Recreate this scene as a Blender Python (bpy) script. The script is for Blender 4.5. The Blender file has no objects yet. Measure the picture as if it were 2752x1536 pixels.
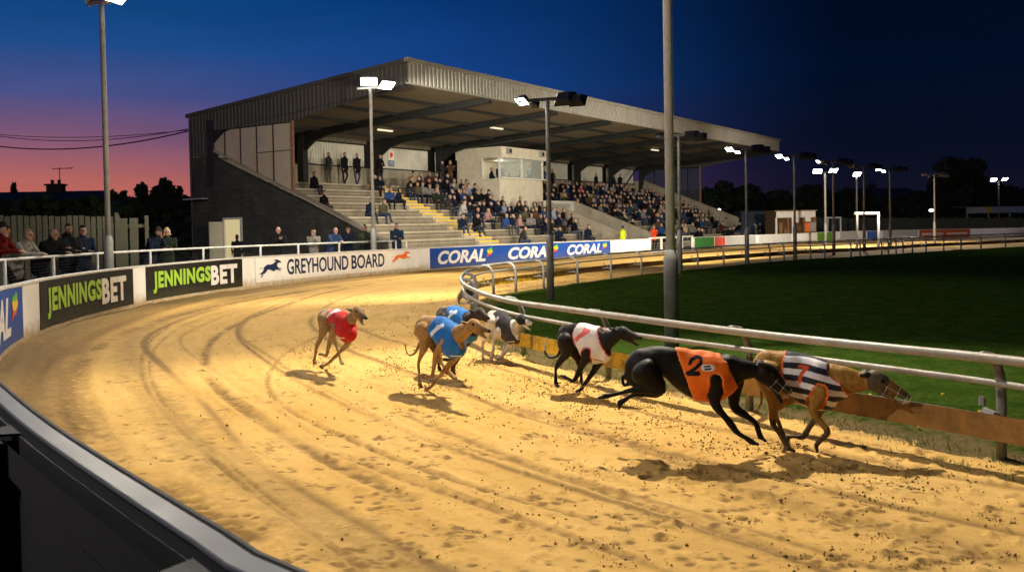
import bpy, bmesh, math, random
import numpy as np
from mathutils import Vector, Matrix, noise
random.seed(7); rng = np.random.default_rng(7)
R = math.radians
sc = bpy.context.scene
C = sc.collection
W, H, F = 2752.0, 1536.0, 2400.0
# ------------------------------------------------------------------ camera
PITCH, ROLL, CAMH = R(1.4), R(-1.0), 1.72
cam = bpy.data.cameras.new('camera'); camo = bpy.data.objects.new('camera', cam); C.objects.link(camo)
camo.location = (0, 0, CAMH)
RM = Matrix.Rotation(R(90) - PITCH, 3, 'X') @ Matrix.Rotation(ROLL, 3, 'Z')
camo.rotation_euler = RM.to_euler()
cam.sensor_width = 36; cam.lens = 36 * F / W
SH = -(163 - F * math.tan(PITCH)) / W
cam.shift_y = SH
cam.clip_start = 0.05; cam.clip_end = 6000
cam.dof.use_dof = True; cam.dof.focus_distance = 9.5; cam.dof.aperture_fstop = 5.0
sc.camera = camo
O3 = Vector((0, 0, CAMH))
def ray(px, py):
    return RM @ Vector(((px - W / 2) / F, (H / 2 - py + W * SH) / F, -1))
def G(px, py, z=0.0):                       # photo point -> place at height z
    d = ray(px, py); k = (z - CAMH) / d.z
    return O3 + d * k
def AT(px, py, Y):                          # photo point -> place at distance Y
    d = ray(px, py); return O3 + d * (Y / d.y)
RI = RM.transposed()
def proj(p):
    q = RI @ (Vector(p) - O3)
    return (W / 2 + F * q.x / -q.z, H / 2 + W * SH - F * q.y / -q.z)
# ------------------------------------------------------------------ object helpers
def tag(o, label=None, cat=None, group=None, kind=None):
    if label: o['label'] = label
    if cat: o['category'] = cat
    if group: o['group'] = group
    if kind: o['kind'] = kind
    elif cat: o['kind'] = 'thing'
    return o
def empty(name, loc=(0, 0, 0), rz=0.0):
    o = bpy.data.objects.new(name, None); C.objects.link(o); o.location = loc; o.rotation_euler = (0, 0, rz)
    o.empty_display_size = .2
    return o
def link(name, me, parent=None, loc=None, rz=0.0):
    o = bpy.data.objects.new(name, me); C.objects.link(o)
    if parent is not None:
        o.parent = parent
    if loc is not None:
        o.location = loc; o.rotation_euler = (0, 0, rz)
    return o
class MB:
    """collects shapes in world (or thing-local) space and links them as one mesh"""
    def __init__(s): s.v = []; s.f = []
    def add(s, vs, fs):
        n = len(s.v); s.v += [tuple(v) for v in vs]; s.f += [tuple(i + n for i in f) for f in fs]; return s
    def box(s, c, size, ax=None):
        ax = ax or (Vector((1, 0, 0)), Vector((0, 1, 0)), Vector((0, 0, 1)))
        c = Vector(c); hx, hy, hz = [d / 2 for d in size]
        vs = [c + ax[0] * (x * hx) + ax[1] * (y * hy) + ax[2] * (z * hz) for z in (-1, 1) for y in (-1, 1) for x in (-1, 1)]
        return s.add(vs, [(0, 2, 3, 1), (4, 5, 7, 6), (0, 1, 5, 4), (2, 6, 7, 3), (0, 4, 6, 2), (1, 3, 7, 5)])
    def hexa(s, lo, hi):
        vs = list(lo) + list(hi); n = len(lo)
        fs = [tuple(range(n - 1, -1, -1)), tuple(range(n, 2 * n))] + [(i, (i + 1) % n, n + (i + 1) % n, n + i) for i in range(n)]
        return s.add(vs, fs)
    def tube(s, pts, r, seg=10, cap=True, closed=False):
        pts = [Vector(p) for p in pts]; n = len(pts); rs = r if hasattr(r, '__len__') else [r] * n
        vs = []; up = Vector((0, 0, 1)); prev = None
        for i, p in enumerate(pts):
            t = (pts[min(i + 1, n - 1)] - pts[max(i - 1, 0)]).normalized()
            if prev is None:
                a = t.cross(up)
                if a.length < .1: a = t.cross(Vector((1, 0, 0)))
            else:
                a = prev - t * prev.dot(t)
            a.normalize(); b = t.cross(a); prev = a
            vs += [p + (a * math.cos(2 * math.pi * k / seg) + b * math.sin(2 * math.pi * k / seg)) * rs[i] for k in range(seg)]
        fs = [(i * seg + k, i * seg + (k + 1) % seg, (i + 1) * seg + (k + 1) % seg, (i + 1) * seg + k) for i in range(n - 1) for k in range(seg)]
        if cap:
            fs += [tuple(range(seg - 1, -1, -1)), tuple(range((n - 1) * seg, n * seg))]
        return s.add(vs, fs)
    def strip(s, rows):                      # rows of equal length -> quads
        n = len(rows[0]); vs = [p for r in rows for p in r]
        return s.add(vs, [(i * n + k, i * n + k + 1, (i + 1) * n + k + 1, (i + 1) * n + k) for i in range(len(rows) - 1) for k in range(n - 1)])
    def build(s, name, mat, parent=None, smooth=False, loc=None, rz=0.0, bevel=0):
        me = bpy.data.meshes.new(name); me.from_pydata(s.v, [], s.f); me.update()
        if mat: me.materials.append(mat)
        if smooth: me.shade_smooth()
        o = link(name, me, parent, loc, rz)
        if bevel:
            b = o.modifiers.new('b', 'BEVEL'); b.width = bevel; b.segments = 2; b.limit_method = 'ANGLE'
        return o
def np_mesh(name, v, f, mat, smooth=True, attrs=None):
    me = bpy.data.meshes.new(name); me.vertices.add(len(v)); me.vertices.foreach_set('co', np.asarray(v, np.float32).ravel())
    f = np.asarray(f, np.int32); k = f.shape[1]
    me.loops.add(f.size); me.loops.foreach_set('vertex_index', f.ravel()); me.polygons.add(len(f))
    me.polygons.foreach_set('loop_start', np.arange(0, f.size, k, dtype=np.int32))
    me.update(calc_edges=True)
    if smooth: me.shade_smooth()
    for n_, a in (attrs or {}).items():
        at = me.attributes.new(n_, 'FLOAT', 'POINT'); at.data.foreach_set('value', np.asarray(a, np.float32))
    if mat: me.materials.append(mat)
    return me
# ------------------------------------------------------------------ materials
def lin(c):
    return tuple((x / 255 / 12.92 if x / 255 <= .04045 else ((x / 255 + .055) / 1.055) ** 2.4) for x in c)
def newmat(name):
    m = bpy.data.materials.new(name); m.use_nodes = True; nt = m.node_tree; b = nt.nodes['Principled BSDF']
    return m, nt, b
def N(nt, t, **k):
    n = nt.nodes.new(t)
    for a, v in k.items():
        if a in n.inputs: n.inputs[a].default_value = v
        else: setattr(n, a, v)
    return n
def L(nt, a, b): nt.links.new(a, b)
def mixc(nt, fac, a, b, mode='MIX'):
    m = N(nt, 'ShaderNodeMix', data_type='RGBA', blend_type=mode)
    for s, v in ((m.inputs[0], fac), (m.inputs[6], a), (m.inputs[7], b)):
        if hasattr(v, 'type') and hasattr(v, 'links'): L(nt, v, s)
        else: s.default_value = v if not isinstance(v, tuple) else (*v[:3], 1)
    return m.outputs[2]
def ramp(nt, fac, stops):
    r = N(nt, 'ShaderNodeValToRGB'); L(nt, fac, r.inputs[0]); e = r.color_ramp.elements
    while len(e) < len(stops): e.new(.5)
    for i, (p, c) in enumerate(stops):
        e[i].position = p; e[i].color = (*c, 1) if isinstance(c, tuple) else (c, c, c, 1)
    return r.outputs[0]
def mth(nt, op, a, b=0.0, clamp=False):
    m = N(nt, 'ShaderNodeMath', operation=op, use_clamp=clamp)
    for s, v in ((m.inputs[0], a), (m.inputs[1], b)):
        if hasattr(v, 'links'): L(nt, v, s)
        else: s.default_value = v
    return m.outputs[0]
def noise_n(nt, scale, detail=4, rough=.6, vec=None, geo=False):
    n = N(nt, 'ShaderNodeTexNoise'); n.inputs['Scale'].default_value = scale; n.inputs['Detail'].default_value = detail; n.inputs['Roughness'].default_value = rough
    if vec is None:
        t = N(nt, 'ShaderNodeNewGeometry'); vec = t.outputs['Position']
    L(nt, vec, n.inputs['Vector']); return n.outputs[0]
def bump(nt, b, h, strength=.3, dist=.02):
    n = N(nt, 'ShaderNodeBump'); n.inputs['Strength'].default_value = strength; n.inputs['Distance'].default_value = dist
    L(nt, h, n.inputs['Height']); L(nt, n.outputs[0], b.inputs['Normal'])
def surf(name, col, rough=.6, metal=0.0, dirt=.25, scale=3.0, dirtcol=None, bmp=.15, bscale=40.0, spec=.25):
    m, nt, b = newmat(name)
    d = dirtcol or tuple(c * .45 for c in col)
    n = noise_n(nt, scale, 6, .65)
    f = mth(nt, 'MULTIPLY', ramp(nt, n, [(.38, 0.0), (.68, 1.0)]), dirt)
    L(nt, mixc(nt, f, col, d), b.inputs['Base Color'])
    b.inputs['Roughness'].default_value = rough; b.inputs['Metallic'].default_value = metal
    b.inputs['Specular IOR Level'].default_value = spec
    rr = mth(nt, 'ADD', mth(nt, 'MULTIPLY', n, .3), rough - .15, True); L(nt, rr, b.inputs['Roughness'])
    if bmp: bump(nt, b, noise_n(nt, bscale, 3), bmp, .01)
    return m
def emit(name, col, s):
    m = bpy.data.materials.new(name); m.use_nodes = True; nt = m.node_tree; nt.nodes.clear()
    e = N(nt, 'ShaderNodeEmission'); e.inputs[0].default_value = (*col, 1); e.inputs[1].default_value = s
    o = N(nt, 'ShaderNodeOutputMaterial'); L(nt, e.outputs[0], o.inputs[0]); return m
def vcol(name, rough=.7, dirt=.25, scale=30, sheen=0.0, bmp=.2, bs=150):
    m, nt, b = newmat(name)
    a = N(nt, 'ShaderNodeAttribute', attribute_name='Col')
    n = noise_n(nt, scale, 4, .6)
    L(nt, mixc(nt, mth(nt, 'MULTIPLY', ramp(nt, n, [(.35, 0.0), (.7, 1.0)]), dirt), a.outputs[0], (0, 0, 0)), b.inputs['Base Color'])
    b.inputs['Roughness'].default_value = rough; b.inputs['Sheen Weight'].default_value = sheen
    b.inputs['Specular IOR Level'].default_value = .17
    if bmp: bump(nt, b, noise_n(nt, bs, 3), bmp, .004)
    return m
M = {}
M['galv'] = surf('galvanised_steel', (.31, .32, .315), .55, .15, .5, 5, (.16, .14, .11), .2, 60)
M['sleeve_dark'] = surf('weathered_sleeve', (.13, .13, .125), .65, .0, .6, 5, (.06, .055, .05), .2, 60)
M['galv_pale'] = surf('pale_galvanised_steel', (.50, .52, .52), .6, .1, .4, 4, (.25, .24, .22), .2, 60)
M['rail'] = surf('worn_white_rail', (.31, .30, .265), .45, .15, .55, 7, (.2, .15, .09), .2, 60)
M['railgrey'] = surf('worn_grey_rail', (.24, .245, .235), .5, .3, .6, 6, (.12, .1, .07), .2, 60)
M['white_metal'] = surf('white_painted_metal', (.70, .70, .66), .45, 0, .45, 9, (.3, .24, .16), .1)
M['black_metal'] = surf('black_housing', (.02, .021, .023), .45, .3, .3, 8)
M['lamp_white'] = surf('pale_lamp_housing', (.6, .6, .57), .4, 0, .2)
M['lamp'] = emit('lit_lamp_lens', (1, .97, .88), 26)
M['concrete'] = None
def concrete(name, col, dark, sc_=1.0, blocks=None):
    m, nt, b = newmat(name)
    n1 = noise_n(nt, .9 * sc_, 6, .7); n2 = noise_n(nt, 12 * sc_, 5, .7)
    c = mixc(nt, ramp(nt, n1, [(.35, 0.0), (.7, 1.0)]), col, dark)
    c = mixc(nt, mth(nt, 'MULTIPLY', n2, .55), c, tuple(x * .45 for x in col))
    L(nt, c, b.inputs['Base Color']); b.inputs['Roughness'].default_value = .9; b.inputs['Specular IOR Level'].default_value = .08
    if blocks:
        g = N(nt, 'ShaderNodeNewGeometry'); mp = N(nt, 'ShaderNodeMapping'); mp.inputs['Rotation'].default_value = (0, 0, blocks); L(nt, g.outputs[0], mp.inputs[0]); s = N(nt, 'ShaderNodeSeparateXYZ'); L(nt, mp.outputs[0], s.inputs[0]); cb_ = N(nt, 'ShaderNodeCombineXYZ'); L(nt, s.outputs[0], cb_.inputs[0]); L(nt, s.outputs[2], cb_.inputs[1])
        br = N(nt, 'ShaderNodeTexBrick'); L(nt, cb_.outputs[0], br.inputs[0]); br.inputs['Scale'].default_value = 1.0; br.inputs['Brick Width'].default_value = .44; br.inputs['Row Height'].default_value = .215; br.inputs['Mortar Size'].default_value = .012; br.inputs['Color1'].default_value = (1, 1, 1, 1); br.inputs['Color2'].default_value = (.55, .55, .55, 1); br.inputs['Mortar'].default_value = (.3, .3, .3, 1)
        L(nt, mixc(nt, .5, c, br.outputs[0], 'MULTIPLY'), b.inputs['Base Color'])
    bump(nt, b, n2, .35, .02); return m
M['concrete'] = concrete('weathered_concrete', (.40, .36, .28), (.22, .20, .155))
M['stepconc'] = concrete('terrace_step_concrete', (.50, .44, .33), (.30, .26, .19), 1.4)
M['darkbrick'] = concrete('dark_rendered_wall', (.085, .085, .072), (.045, .047, .04), 1.2, blocks=R(34.3))
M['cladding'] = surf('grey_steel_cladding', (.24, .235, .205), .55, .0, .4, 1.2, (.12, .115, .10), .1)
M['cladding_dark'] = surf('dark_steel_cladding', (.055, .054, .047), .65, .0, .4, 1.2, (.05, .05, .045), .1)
M['panel_light'] = surf('pale_corrugated_panel', (.55, .54, .46), .6, 0, .4, 1.5, (.25, .24, .2), .1)
M['steel'] = surf('dark_painted_steel', (.024, .027, .025), .5, .3, .4, 3)
M['soffit'] = surf('brown_soffit_board', (.13, .11, .075), .8, 0, .6, .7, (.12, .10, .07), .1)
M['yellow'] = surf('yellow_step_paint', (.85, .56, .02), .6, 0, .4, 8, (.35, .25, .06), .1)
M['rust'] = surf('rust_brown_post', (.26, .14, .085), .7, .1, .6, 8)
M['boardwhite'] = None
def barrier_mat(name, col, dirtc=(.42, .27, .08), dh=.32, amt=.9):
    m, nt, b = newmat(name)
    g = N(nt, 'ShaderNodeNewGeometry'); s = N(nt, 'ShaderNodeSeparateXYZ'); L(nt, g.outputs[0], s.inputs[0])
    n = noise_n(nt, 6, 6, .7); n2 = noise_n(nt, 1.3, 4, .6)
    z = mth(nt, 'ADD', s.outputs[2], mth(nt, 'MULTIPLY', mth(nt, 'SUBTRACT', n, .5), -.5))
    f = ramp(nt, mth(nt, 'DIVIDE', z, dh), [(.15, amt), (1.0, 0.0)])
    c = mixc(nt, f, col, dirtc)
    c = mixc(nt, mth(nt, 'MULTIPLY', ramp(nt, n2, [(.4, 0.0), (.75, 1.0)]), .3), c, tuple(x * .6 for x in col))
    L(nt, c, b.inputs['Base Color']); b.inputs['Roughness'].default_value = .7; b.inputs['Specular IOR Level'].default_value = .1
    bump(nt, b, n, .15, .01); return m
M['boardwhite'] = barrier_mat('white_barrier_panel', (.84, .82, .77))
M['boardblack'] = barrier_mat('black_board', (.016, .0155, .013), (.07, .06, .025), .4, .7)
M['boardblue'] = barrier_mat('blue_board', (.015, .07, .33), (.10, .10, .12), .55, .55)
M['boardgb'] = barrier_mat('cream_white_board', (.88, .86, .81), (.5, .38, .17), .3, .5)
M['navy'] = surf('navy_ink', (.008, .022, .085), .5, 0, .15)
M['lime'] = surf('lime_green_ink', (.33, .55, .045), .5, 0, .2)
M['inkwhite'] = surf('white_ink', (.75, .72, .66), .5, 0, .2)
M['inkorange'] = surf('orange_ink', (.8, .17, .03), .5, 0, .1)
M['inkred'] = surf('red_ink', (.7, .05, .03), .5, 0, .1)
M['inkyellow'] = surf('yellow_ink', (.8, .5, .02), .5, 0, .1)
M['inkgreen'] = surf('green_ink', (.1, .4, .05), .5, 0, .1)
M['inkgrey'] = surf('grey_ink', (.3, .3, .29), .5, 0, .1)
M['wood_dark'] = surf('dark_stained_timber', (.075, .075, .05), .8, 0, .6, 4, (.05, .05, .035), .3)
M['kick'] = None
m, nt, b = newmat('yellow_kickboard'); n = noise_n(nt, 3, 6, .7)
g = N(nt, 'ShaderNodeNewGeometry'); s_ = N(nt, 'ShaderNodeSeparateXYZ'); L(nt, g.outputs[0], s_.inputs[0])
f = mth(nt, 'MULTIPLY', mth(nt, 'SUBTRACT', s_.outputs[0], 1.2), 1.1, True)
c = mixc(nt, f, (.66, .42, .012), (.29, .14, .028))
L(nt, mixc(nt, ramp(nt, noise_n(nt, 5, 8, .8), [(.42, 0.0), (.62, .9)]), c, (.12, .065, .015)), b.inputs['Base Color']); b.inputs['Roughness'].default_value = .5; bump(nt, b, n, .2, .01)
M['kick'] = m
M['glass_dark'] = None
m, nt, b = newmat('dusty_glazing'); n = noise_n(nt, 1.5, 5, .6)
L(nt, mixc(nt, n, (.50, .45, .31), (.3, .265, .18)), b.inputs['Base Color']); b.inputs['Roughness'].default_value = .25
M['glass_dark'] = m
m, nt, b = newmat('clear_glass'); b.inputs['Base Color'].default_value = (.75, .85, .8, 1); b.inputs['Roughness'].default_value = .03; b.inputs['Alpha'].default_value = .22
M['glass'] = m
m, nt, b = newmat('dull_side_glass'); b.inputs['Base Color'].default_value = (.06, .07, .09, 1); b.inputs['Roughness'].default_value = .2; b.inputs['Alpha'].default_value = .45
M['glass_side'] = m
M['cream'] = surf('cream_wall', (.75, .65, .42), .7, 0, .1)
M['nightwall'] = surf('unlit_brick', (.05, .04, .035), .9, 0, .3)
M['leafdark'] = surf('dark_foliage', (.035, .05, .02), .8, 0, .4, 2, None, 0)
M['bark'] = surf('bark', (.07, .05, .035), .9)
M['dogcoat'] = vcol('short_dog_fur', .55, .45, 40, .0, .6, 120)
M['jacketcloth'] = vcol('racing_jacket_cloth', .6, .12, 9, .1, .5, 60)
M['cloth'] = vcol('clothing', .95, .3, 14, .0, .3, 90); M['cloth'].node_tree.nodes['Principled BSDF'].inputs['Specular IOR Level'].default_value = .04
M['eye'] = surf('wet_dark_eye', (.01, .008, .006), .1, 0, 0, 3, None, 0)
M['wire'] = surf('pale_wire', (.6, .58, .5), .4, .3, .1)
M['cable'] = surf('black_cable', (.01, .012, .02), .6)
# ------------------------------------------------------------------ soft bodies (dogs, people)
def cr(p0, p1, p2, p3, t):
    return .5 * ((2 * p1) + (-p0 + p2) * t + (2 * p0 - 5 * p1 + 4 * p2 - p3) * t * t + (-p0 + 3 * p1 - 3 * p2 + p3) * t ** 3)
class Body:
    def __init__(s): s.v = []; s.f = []; s.c = []; s.r = []; s.reg = []
    def sweep(s, pts, reg, side=(0, 1, 0), seg=14, sub=4):
        """pts: (point, half width, half depth)"""
        side = Vector(side)
        A = np.array([[*p[0], p[1], p[2] if len(p) > 2 else p[1]] for p in pts], float)
        if len(A) == 1: A = np.vstack([A[0], A[0] + [1e-3, 0, 0, 0, 0]])
        Q = []
        n = len(A)
        for i in range(n - 1):
            p0, p1, p2, p3 = A[max(i - 1, 0)], A[i], A[i + 1], A[min(i + 2, n - 1)]
            for k in range(sub): Q.append(cr(p0, p1, p2, p3, k / sub))
        Q.append(A[-1]); Q = np.array(Q); Q[:, 3:] = np.maximum(Q[:, 3:], .004)
        rings = []; m = len(Q)
        for i in range(m):
            t = Vector(Q[min(i + 1, m - 1), :3] - Q[max(i - 1, 0), :3])
            if t.length < 1e-6: t = Vector((0, 0, 1))
            t.normalize(); l = side - t * side.dot(t)
            if l.length < .15: l = Vector((.3, .1, 1)) - t * t.dot(Vector((.3, .1, 1)))
            l.normalize(); w = t.cross(l); rings.append((Vector(Q[i, :3]), l, w, t, Q[i, 3], Q[i, 4]))
        full = []
        p, l, w, t, a, b = rings[0]; mr = min(a, b)
        for h in (.97, .7, .35): full.append((p - t * mr * math.sin(math.acos(1 - h) if h < 1 else 1.5), l, w, a * (1 - h) ** .5 * 1.0, b * (1 - h) ** .5)) if False else full.append((p - t * mr * h, l, w, a * math.sqrt(1 - h * h), b * math.sqrt(1 - h * h)))
        for p, l, w, t, a, b in rings: full.append((p, l, w, a, b))
        p, l, w, t, a, b = rings[-1]; mr = min(a, b)
        for h in (.35, .7, .97): full.append((p + t * mr * h, l, w, a * math.sqrt(1 - h * h), b * math.sqrt(1 - h * h)))
        n0 = len(s.v)
        for p, l, w, a, b in full:
            for k in range(seg):
                th = 2 * math.pi * k / seg; s.v.append(tuple(p + l * (a * math.cos(th)) + w * (b * math.sin(th))))
        for i in range(len(full) - 1):
            for k in range(seg):
                k2 = (k + 1) % seg; s.f.append((n0 + i * seg + k, n0 + i * seg + k2, n0 + (i + 1) * seg + k2, n0 + (i + 1) * seg + k))
        s.f.append(tuple(n0 + k for k in range(seg - 1, -1, -1))); e = n0 + (len(full) - 1) * seg; s.f.append(tuple(e + k for k in range(seg)))
        # spheres that stand for this piece when colours are given out
        for i in range(m):
            s.c.append(Q[i, :3]); s.r.append((Q[i, 3] + Q[i, 4]) / 2); s.reg.append(reg)
        for i in range(m - 1):
            if np.linalg.norm(Q[i + 1, :3] - Q[i, :3]) > .03:
                s.c.append((Q[i, :3] + Q[i + 1, :3]) / 2); s.r.append((Q[i, 3] + Q[i + 1, 3] + Q[i, 4] + Q[i + 1, 4]) / 4); s.reg.append(reg)
    def mesh(s, name, voxel, smooth=3):
        me = bpy.data.meshes.new('tmp'); me.from_pydata(s.v, [], s.f); me.update()
        bm = bmesh.new(); bm.from_mesh(me); bmesh.ops.recalc_face_normals(bm, faces=bm.faces); bm.to_mesh(me); bm.free()
        o = bpy.data.objects.new('tmp', me); C.objects.link(o)
        r = o.modifiers.new('r', 'REMESH'); r.mode = 'VOXEL'; r.voxel_size = voxel
        if smooth:
            k = o.modifiers.new('s', 'SMOOTH'); k.factor = .5; k.iterations = smooth
        dg = bpy.context.evaluated_depsgraph_get(); dg.update()
        out = bpy.data.meshes.new_from_object(o.evaluated_get(dg)); out.name = name
        bpy.data.objects.remove(o); bpy.data.meshes.remove(me); out.shade_smooth()
        n = len(out.vertices); co = np.empty(n * 3, np.float32); out.vertices.foreach_get('co', co); co = co.reshape(-1, 3)
        c = np.array(s.c, np.float32); rr = np.array(s.r, np.float32); best = np.empty(n, int)
        for i in range(0, n, 4000):
            d = np.linalg.norm(co[i:i + 4000, None, :] - c[None], axis=2) - rr[None]; best[i:i + 4000] = d.argmin(1)
        regs = np.array(s.reg, dtype=object)[best]
        return out, co, regs
def setcol(me, cols):
    a = me.color_attributes.new('Col', 'FLOAT_COLOR', 'POINT')
    c = np.ones((len(cols), 4), np.float32); c[:, :3] = cols; a.data.foreach_set('color', c.ravel())
def vnoise(p, s, seed=0.0):
    return np.array([noise.noise(Vector(q) * s + Vector((seed, seed * 1.7, 0))) for q in p])
# ------------------------------------------------------------------ greyhounds
def dog(label, ground, heading, crop, spec):
    """every joint is a point measured on the photograph, put on the dog's own upright plane (or beside it by lat)"""
    ox, oy, cs = crop
    O = G(*ground); h = R(heading); fwd = Vector((math.cos(h), -math.sin(h), 0)); rt = Vector((-math.sin(h), -math.cos(h), 0))
    def P(x, y, lat=0.0):
        d = ray(ox + x / cs, oy + y / cs); o = O + rt * lat
        k = (o - O3).dot(rt) / d.dot(rt); q = O3 + d * k
        if q.z < .02: q.z = .02
        return q
    B = Body(); sw = B.sweep
    S = spec.get('scale', 1.0)
    def pr(p, lat=0.0): return P(p[0], p[1], lat)
    T = spec['torso']
    sw([(pr(p), p[2] * S, p[3] * S) for p in T], 'torso', rt, 18, 5)
    sw([(pr(p), p[2] * S, (p[3] if len(p) > 3 else p[2]) * S) for p in spec['neck']], 'neck', rt, 14, 4)
    hd = spec['head']    # skull, stop, nose tip, jaw tip, ear root, ear tip
    HS = spec.get('hs', 1.2) * S; hl = spec.get('headlat', 0.0); tl = spec.get('headturn', 0.0)
    sk, st, no, jw = pr(hd[0], hl), pr(hd[1], hl), pr(hd[2], hl + tl), pr(hd[3], hl + tl * .9)
    sw([(sk, .050 * HS, .058 * HS), (sk.lerp(st, .55), .046 * HS, .055 * HS), (st, .034 * HS, .040 * HS), (st.lerp(no, .55), .024 * HS, .026 * HS), (no, .016 * HS, .018 * HS)], 'head', rt, 14, 4)
    jr = sk.lerp(st, .55) + Vector((0, 0, -.032 * HS))
    sw([(jr, .034 * HS, .03 * HS), (jr.lerp(jw, .5), .021 * HS, .016 * HS), (jw, .013 * HS, .010 * HS)], 'jaw', rt, 10, 3)
    tg = jr.lerp(jw, .3) + Vector((0, 0, .012)); te = jr.lerp(jw, .92) + Vector((0, 0, .014))
    sw([(tg, .014 * S, .008 * S), (te, .009 * S, .006 * S)], 'tongue', rt, 8, 2)
    sw([(no, .013 * S, .012 * S)], 'nose', rt, 8, 1)
    for sgn in (1, -1):
        e0 = pr(hd[4], hl) + rt * (.036 * HS * sgn); e1 = pr(hd[5], hl) + rt * (.052 * HS * sgn)
        sw([(e0, .020 * HS, .015 * HS), (e0.lerp(e1, .5), .021 * HS, .011 * HS), (e1, .010 * HS, .008 * HS)], 'ear', rt, 8, 3)
    for lg in spec['legs']:
        lat, pts, kind = lg
        q = [(P(p[0], p[1], lat), p[2] * S, (p[3] if len(p) > 3 else p[2] * 1.15) * S) for p in pts]
        sw(q, kind, rt, 12, 4)
        e = q[-1][0]; d = (e - q[-2][0]).normalized(); toe = e + (d * .6 + fwd * (.5 if d.z < -.3 else 0) * 1.0).normalized() * .045 * S
        if toe.z < .018: toe.z = .018
        for s_ in (-1, 0, 1):
            sw([(e + rt * s_ * .012 * S, .014 * S), (toe + rt * s_ * .016 * S, .0115 * S)], 'paw', rt, 8, 2)
    if 'tail' in spec: sw([(P(p[0], p[1], spec.get('taillat', 0)), p[2]) for p in spec['tail']], 'tail', rt, 8, 5)
    hb = spec['legs']
    for lat_, pts_, kd_ in hb:
        a_, k_ = pts_[0], pts_[2]
        if kd_ == 'hind': sw([(P(a_[0], a_[1], lat_ * .9), .05, .11), (P(a_[0] * .6 + k_[0] * .4, a_[1] * .6 + k_[1] * .4, lat_ * 1.02), .046, .10), (P(k_[0], k_[1], lat_), .04, .058)], 'hind', rt, 12, 3)
        else: sw([(P(a_[0], a_[1], lat_ * 1.03), .04, .085), (P(k_[0] * .4 + a_[0] * .6, k_[1] * .4 + a_[1] * .6, lat_ * 1.04), .036, .06)], 'fore', rt, 12, 2)
    me, co, reg = B.mesh('dog_body', .0085, 7)
    mus = vnoise(co * np.array([1, 1, .6]), 11, 2.0); nn_ = np.empty(len(co) * 3, np.float32); me.vertices.foreach_get('normal', nn_); nn_ = nn_.reshape(-1, 3); big = np.isin(reg, ['torso', 'hind', 'fore', 'neck'])
    co = co + nn_ * (np.clip(mus, -.4, .4) * .010 * big)[:, None]; me.vertices.foreach_set('co', co.astype(np.float32).ravel()); me.update()
    plane = np.stack([(co - np.array(O)) @ np.array(fwd), co[:, 2]], 1); lat = (co - np.array(O)) @ np.array(rt)
    nz = vnoise(co, 7, ground[0] * .01); nf = vnoise(co * np.array([1, 1, .35]), 30, 3.0)
    base = np.array(spec['col']); under = np.array(spec.get('under', spec['col'])); mask = np.array(spec.get('mask', spec['col']))
    cols = np.tile(base, (len(co), 1))
    no_ = np.array([0.0] * len(co))
    me.calc_loop_triangles() if hasattr(me, 'calc_loop_triangles') else None
    nrm = np.empty(len(co) * 3, np.float32); me.vertices.foreach_get('normal', nrm); nrm = nrm.reshape(-1, 3)
    uf = np.clip(-nrm[:, 2] * .9 + .1 + nz * .4, 0, 1)[:, None] * np.isin(reg, ['torso', 'neck', 'fore', 'hind'])[:, None]
    cols = cols * (1 - uf) + under * uf
    hm = np.isin(reg, ['head', 'jaw']); dn = np.linalg.norm(co - np.array(no), axis=1)
    mf = (np.clip(1 - (dn - .02) / .17, 0, 1) * hm)[:, None]; cols = cols * (1 - mf) + mask * mf
    cols[reg == 'ear'] = np.array(spec.get('earcol', mask)); cols[reg == 'nose'] = (.008, .007, .007)
    cols[dn < .018] = (.008, .007, .007)
    cols[reg == 'tongue'] = (.38, .12, .10)
    if spec.get('brindle'):
        k = (np.sin(plane[:, 0] * 95 + nz * 9) * .5 + .5)[:, None] * np.isin(reg, ['torso', 'neck', 'fore', 'hind'])[:, None]
        cols = cols * (1 - .55 * k)
    for pt in spec.get('patches', []):      # (region names, colour, test)
        sel = np.isin(reg, pt[0]) & (nz * .25 + pt[2](plane, lat) > 0); cols[sel] = pt[1]
    pw = reg == 'paw'; cols[pw] = np.array(spec.get('paw', tuple(base * .6)))
    cols = np.clip(cols * (1 + .22 * nf[:, None] + .12 * nz[:, None]), 0, 1)
    setcol(me, cols); me.materials.append(M['dogcoat'])
    root = empty('greyhound', (O.x, O.y, 0)); tag(root, label, 'greyhound', 'greyhounds racing round the bend')
    def put(name, mesh_): 
        o = link(name, mesh_, root); o.matrix_parent_inverse = Matrix.Translation(-root.location); return o
    put('body', me)
    # eyes
    ew = MB()
    for sgn in (1, -1):
        c = sk.lerp(st, .66) + rt * (.036 * HS * sgn) + Vector((0, 0, .019 * HS))
        bm = bmesh.new(); bmesh.ops.create_icosphere(bm, subdivisions=2, radius=.0118 * HS); eme = bpy.data.meshes.new('eye'); bmesh.ops.translate(bm, verts=bm.verts, vec=c); bm.to_mesh(eme); bm.free()
        eme.materials.append(M['eye']); eme.shade_smooth(); put('eye', eme)
    # jacket: the coat follows the trunk just above the skin
    J = spec['jacket']; a0 = (pr(J['back']) - O).dot(fwd); a1 = (pr(J['front']) - O).dot(fwd); sl = J.get('slope', -.25); sb = J.get('slope_back', .25)
    zr = pr(J['front']).z
    aa = plane[:, 0]; fr = a1 + (plane[:, 1] - zr) * sl; bk = a0 + (plane[:, 1] - pr(J['back']).z) * sb
    ok = np.isin(reg, ['torso'] + J.get('also', [])) & (aa > bk) & (aa < fr) 
    if 'floor' in J:
        zf = pr(J['floor']).z; ok &= plane[:, 1] > zf
    vi = np.where(ok)[0]; idx = -np.ones(len(co), int)
    polys = [p for p in me.polygons if all(ok[i] for i in p.vertices)]
    use = sorted({i for p in polys for i in p.vertices}); idx[use] = range(len(use)); use = np.array(use)
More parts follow.
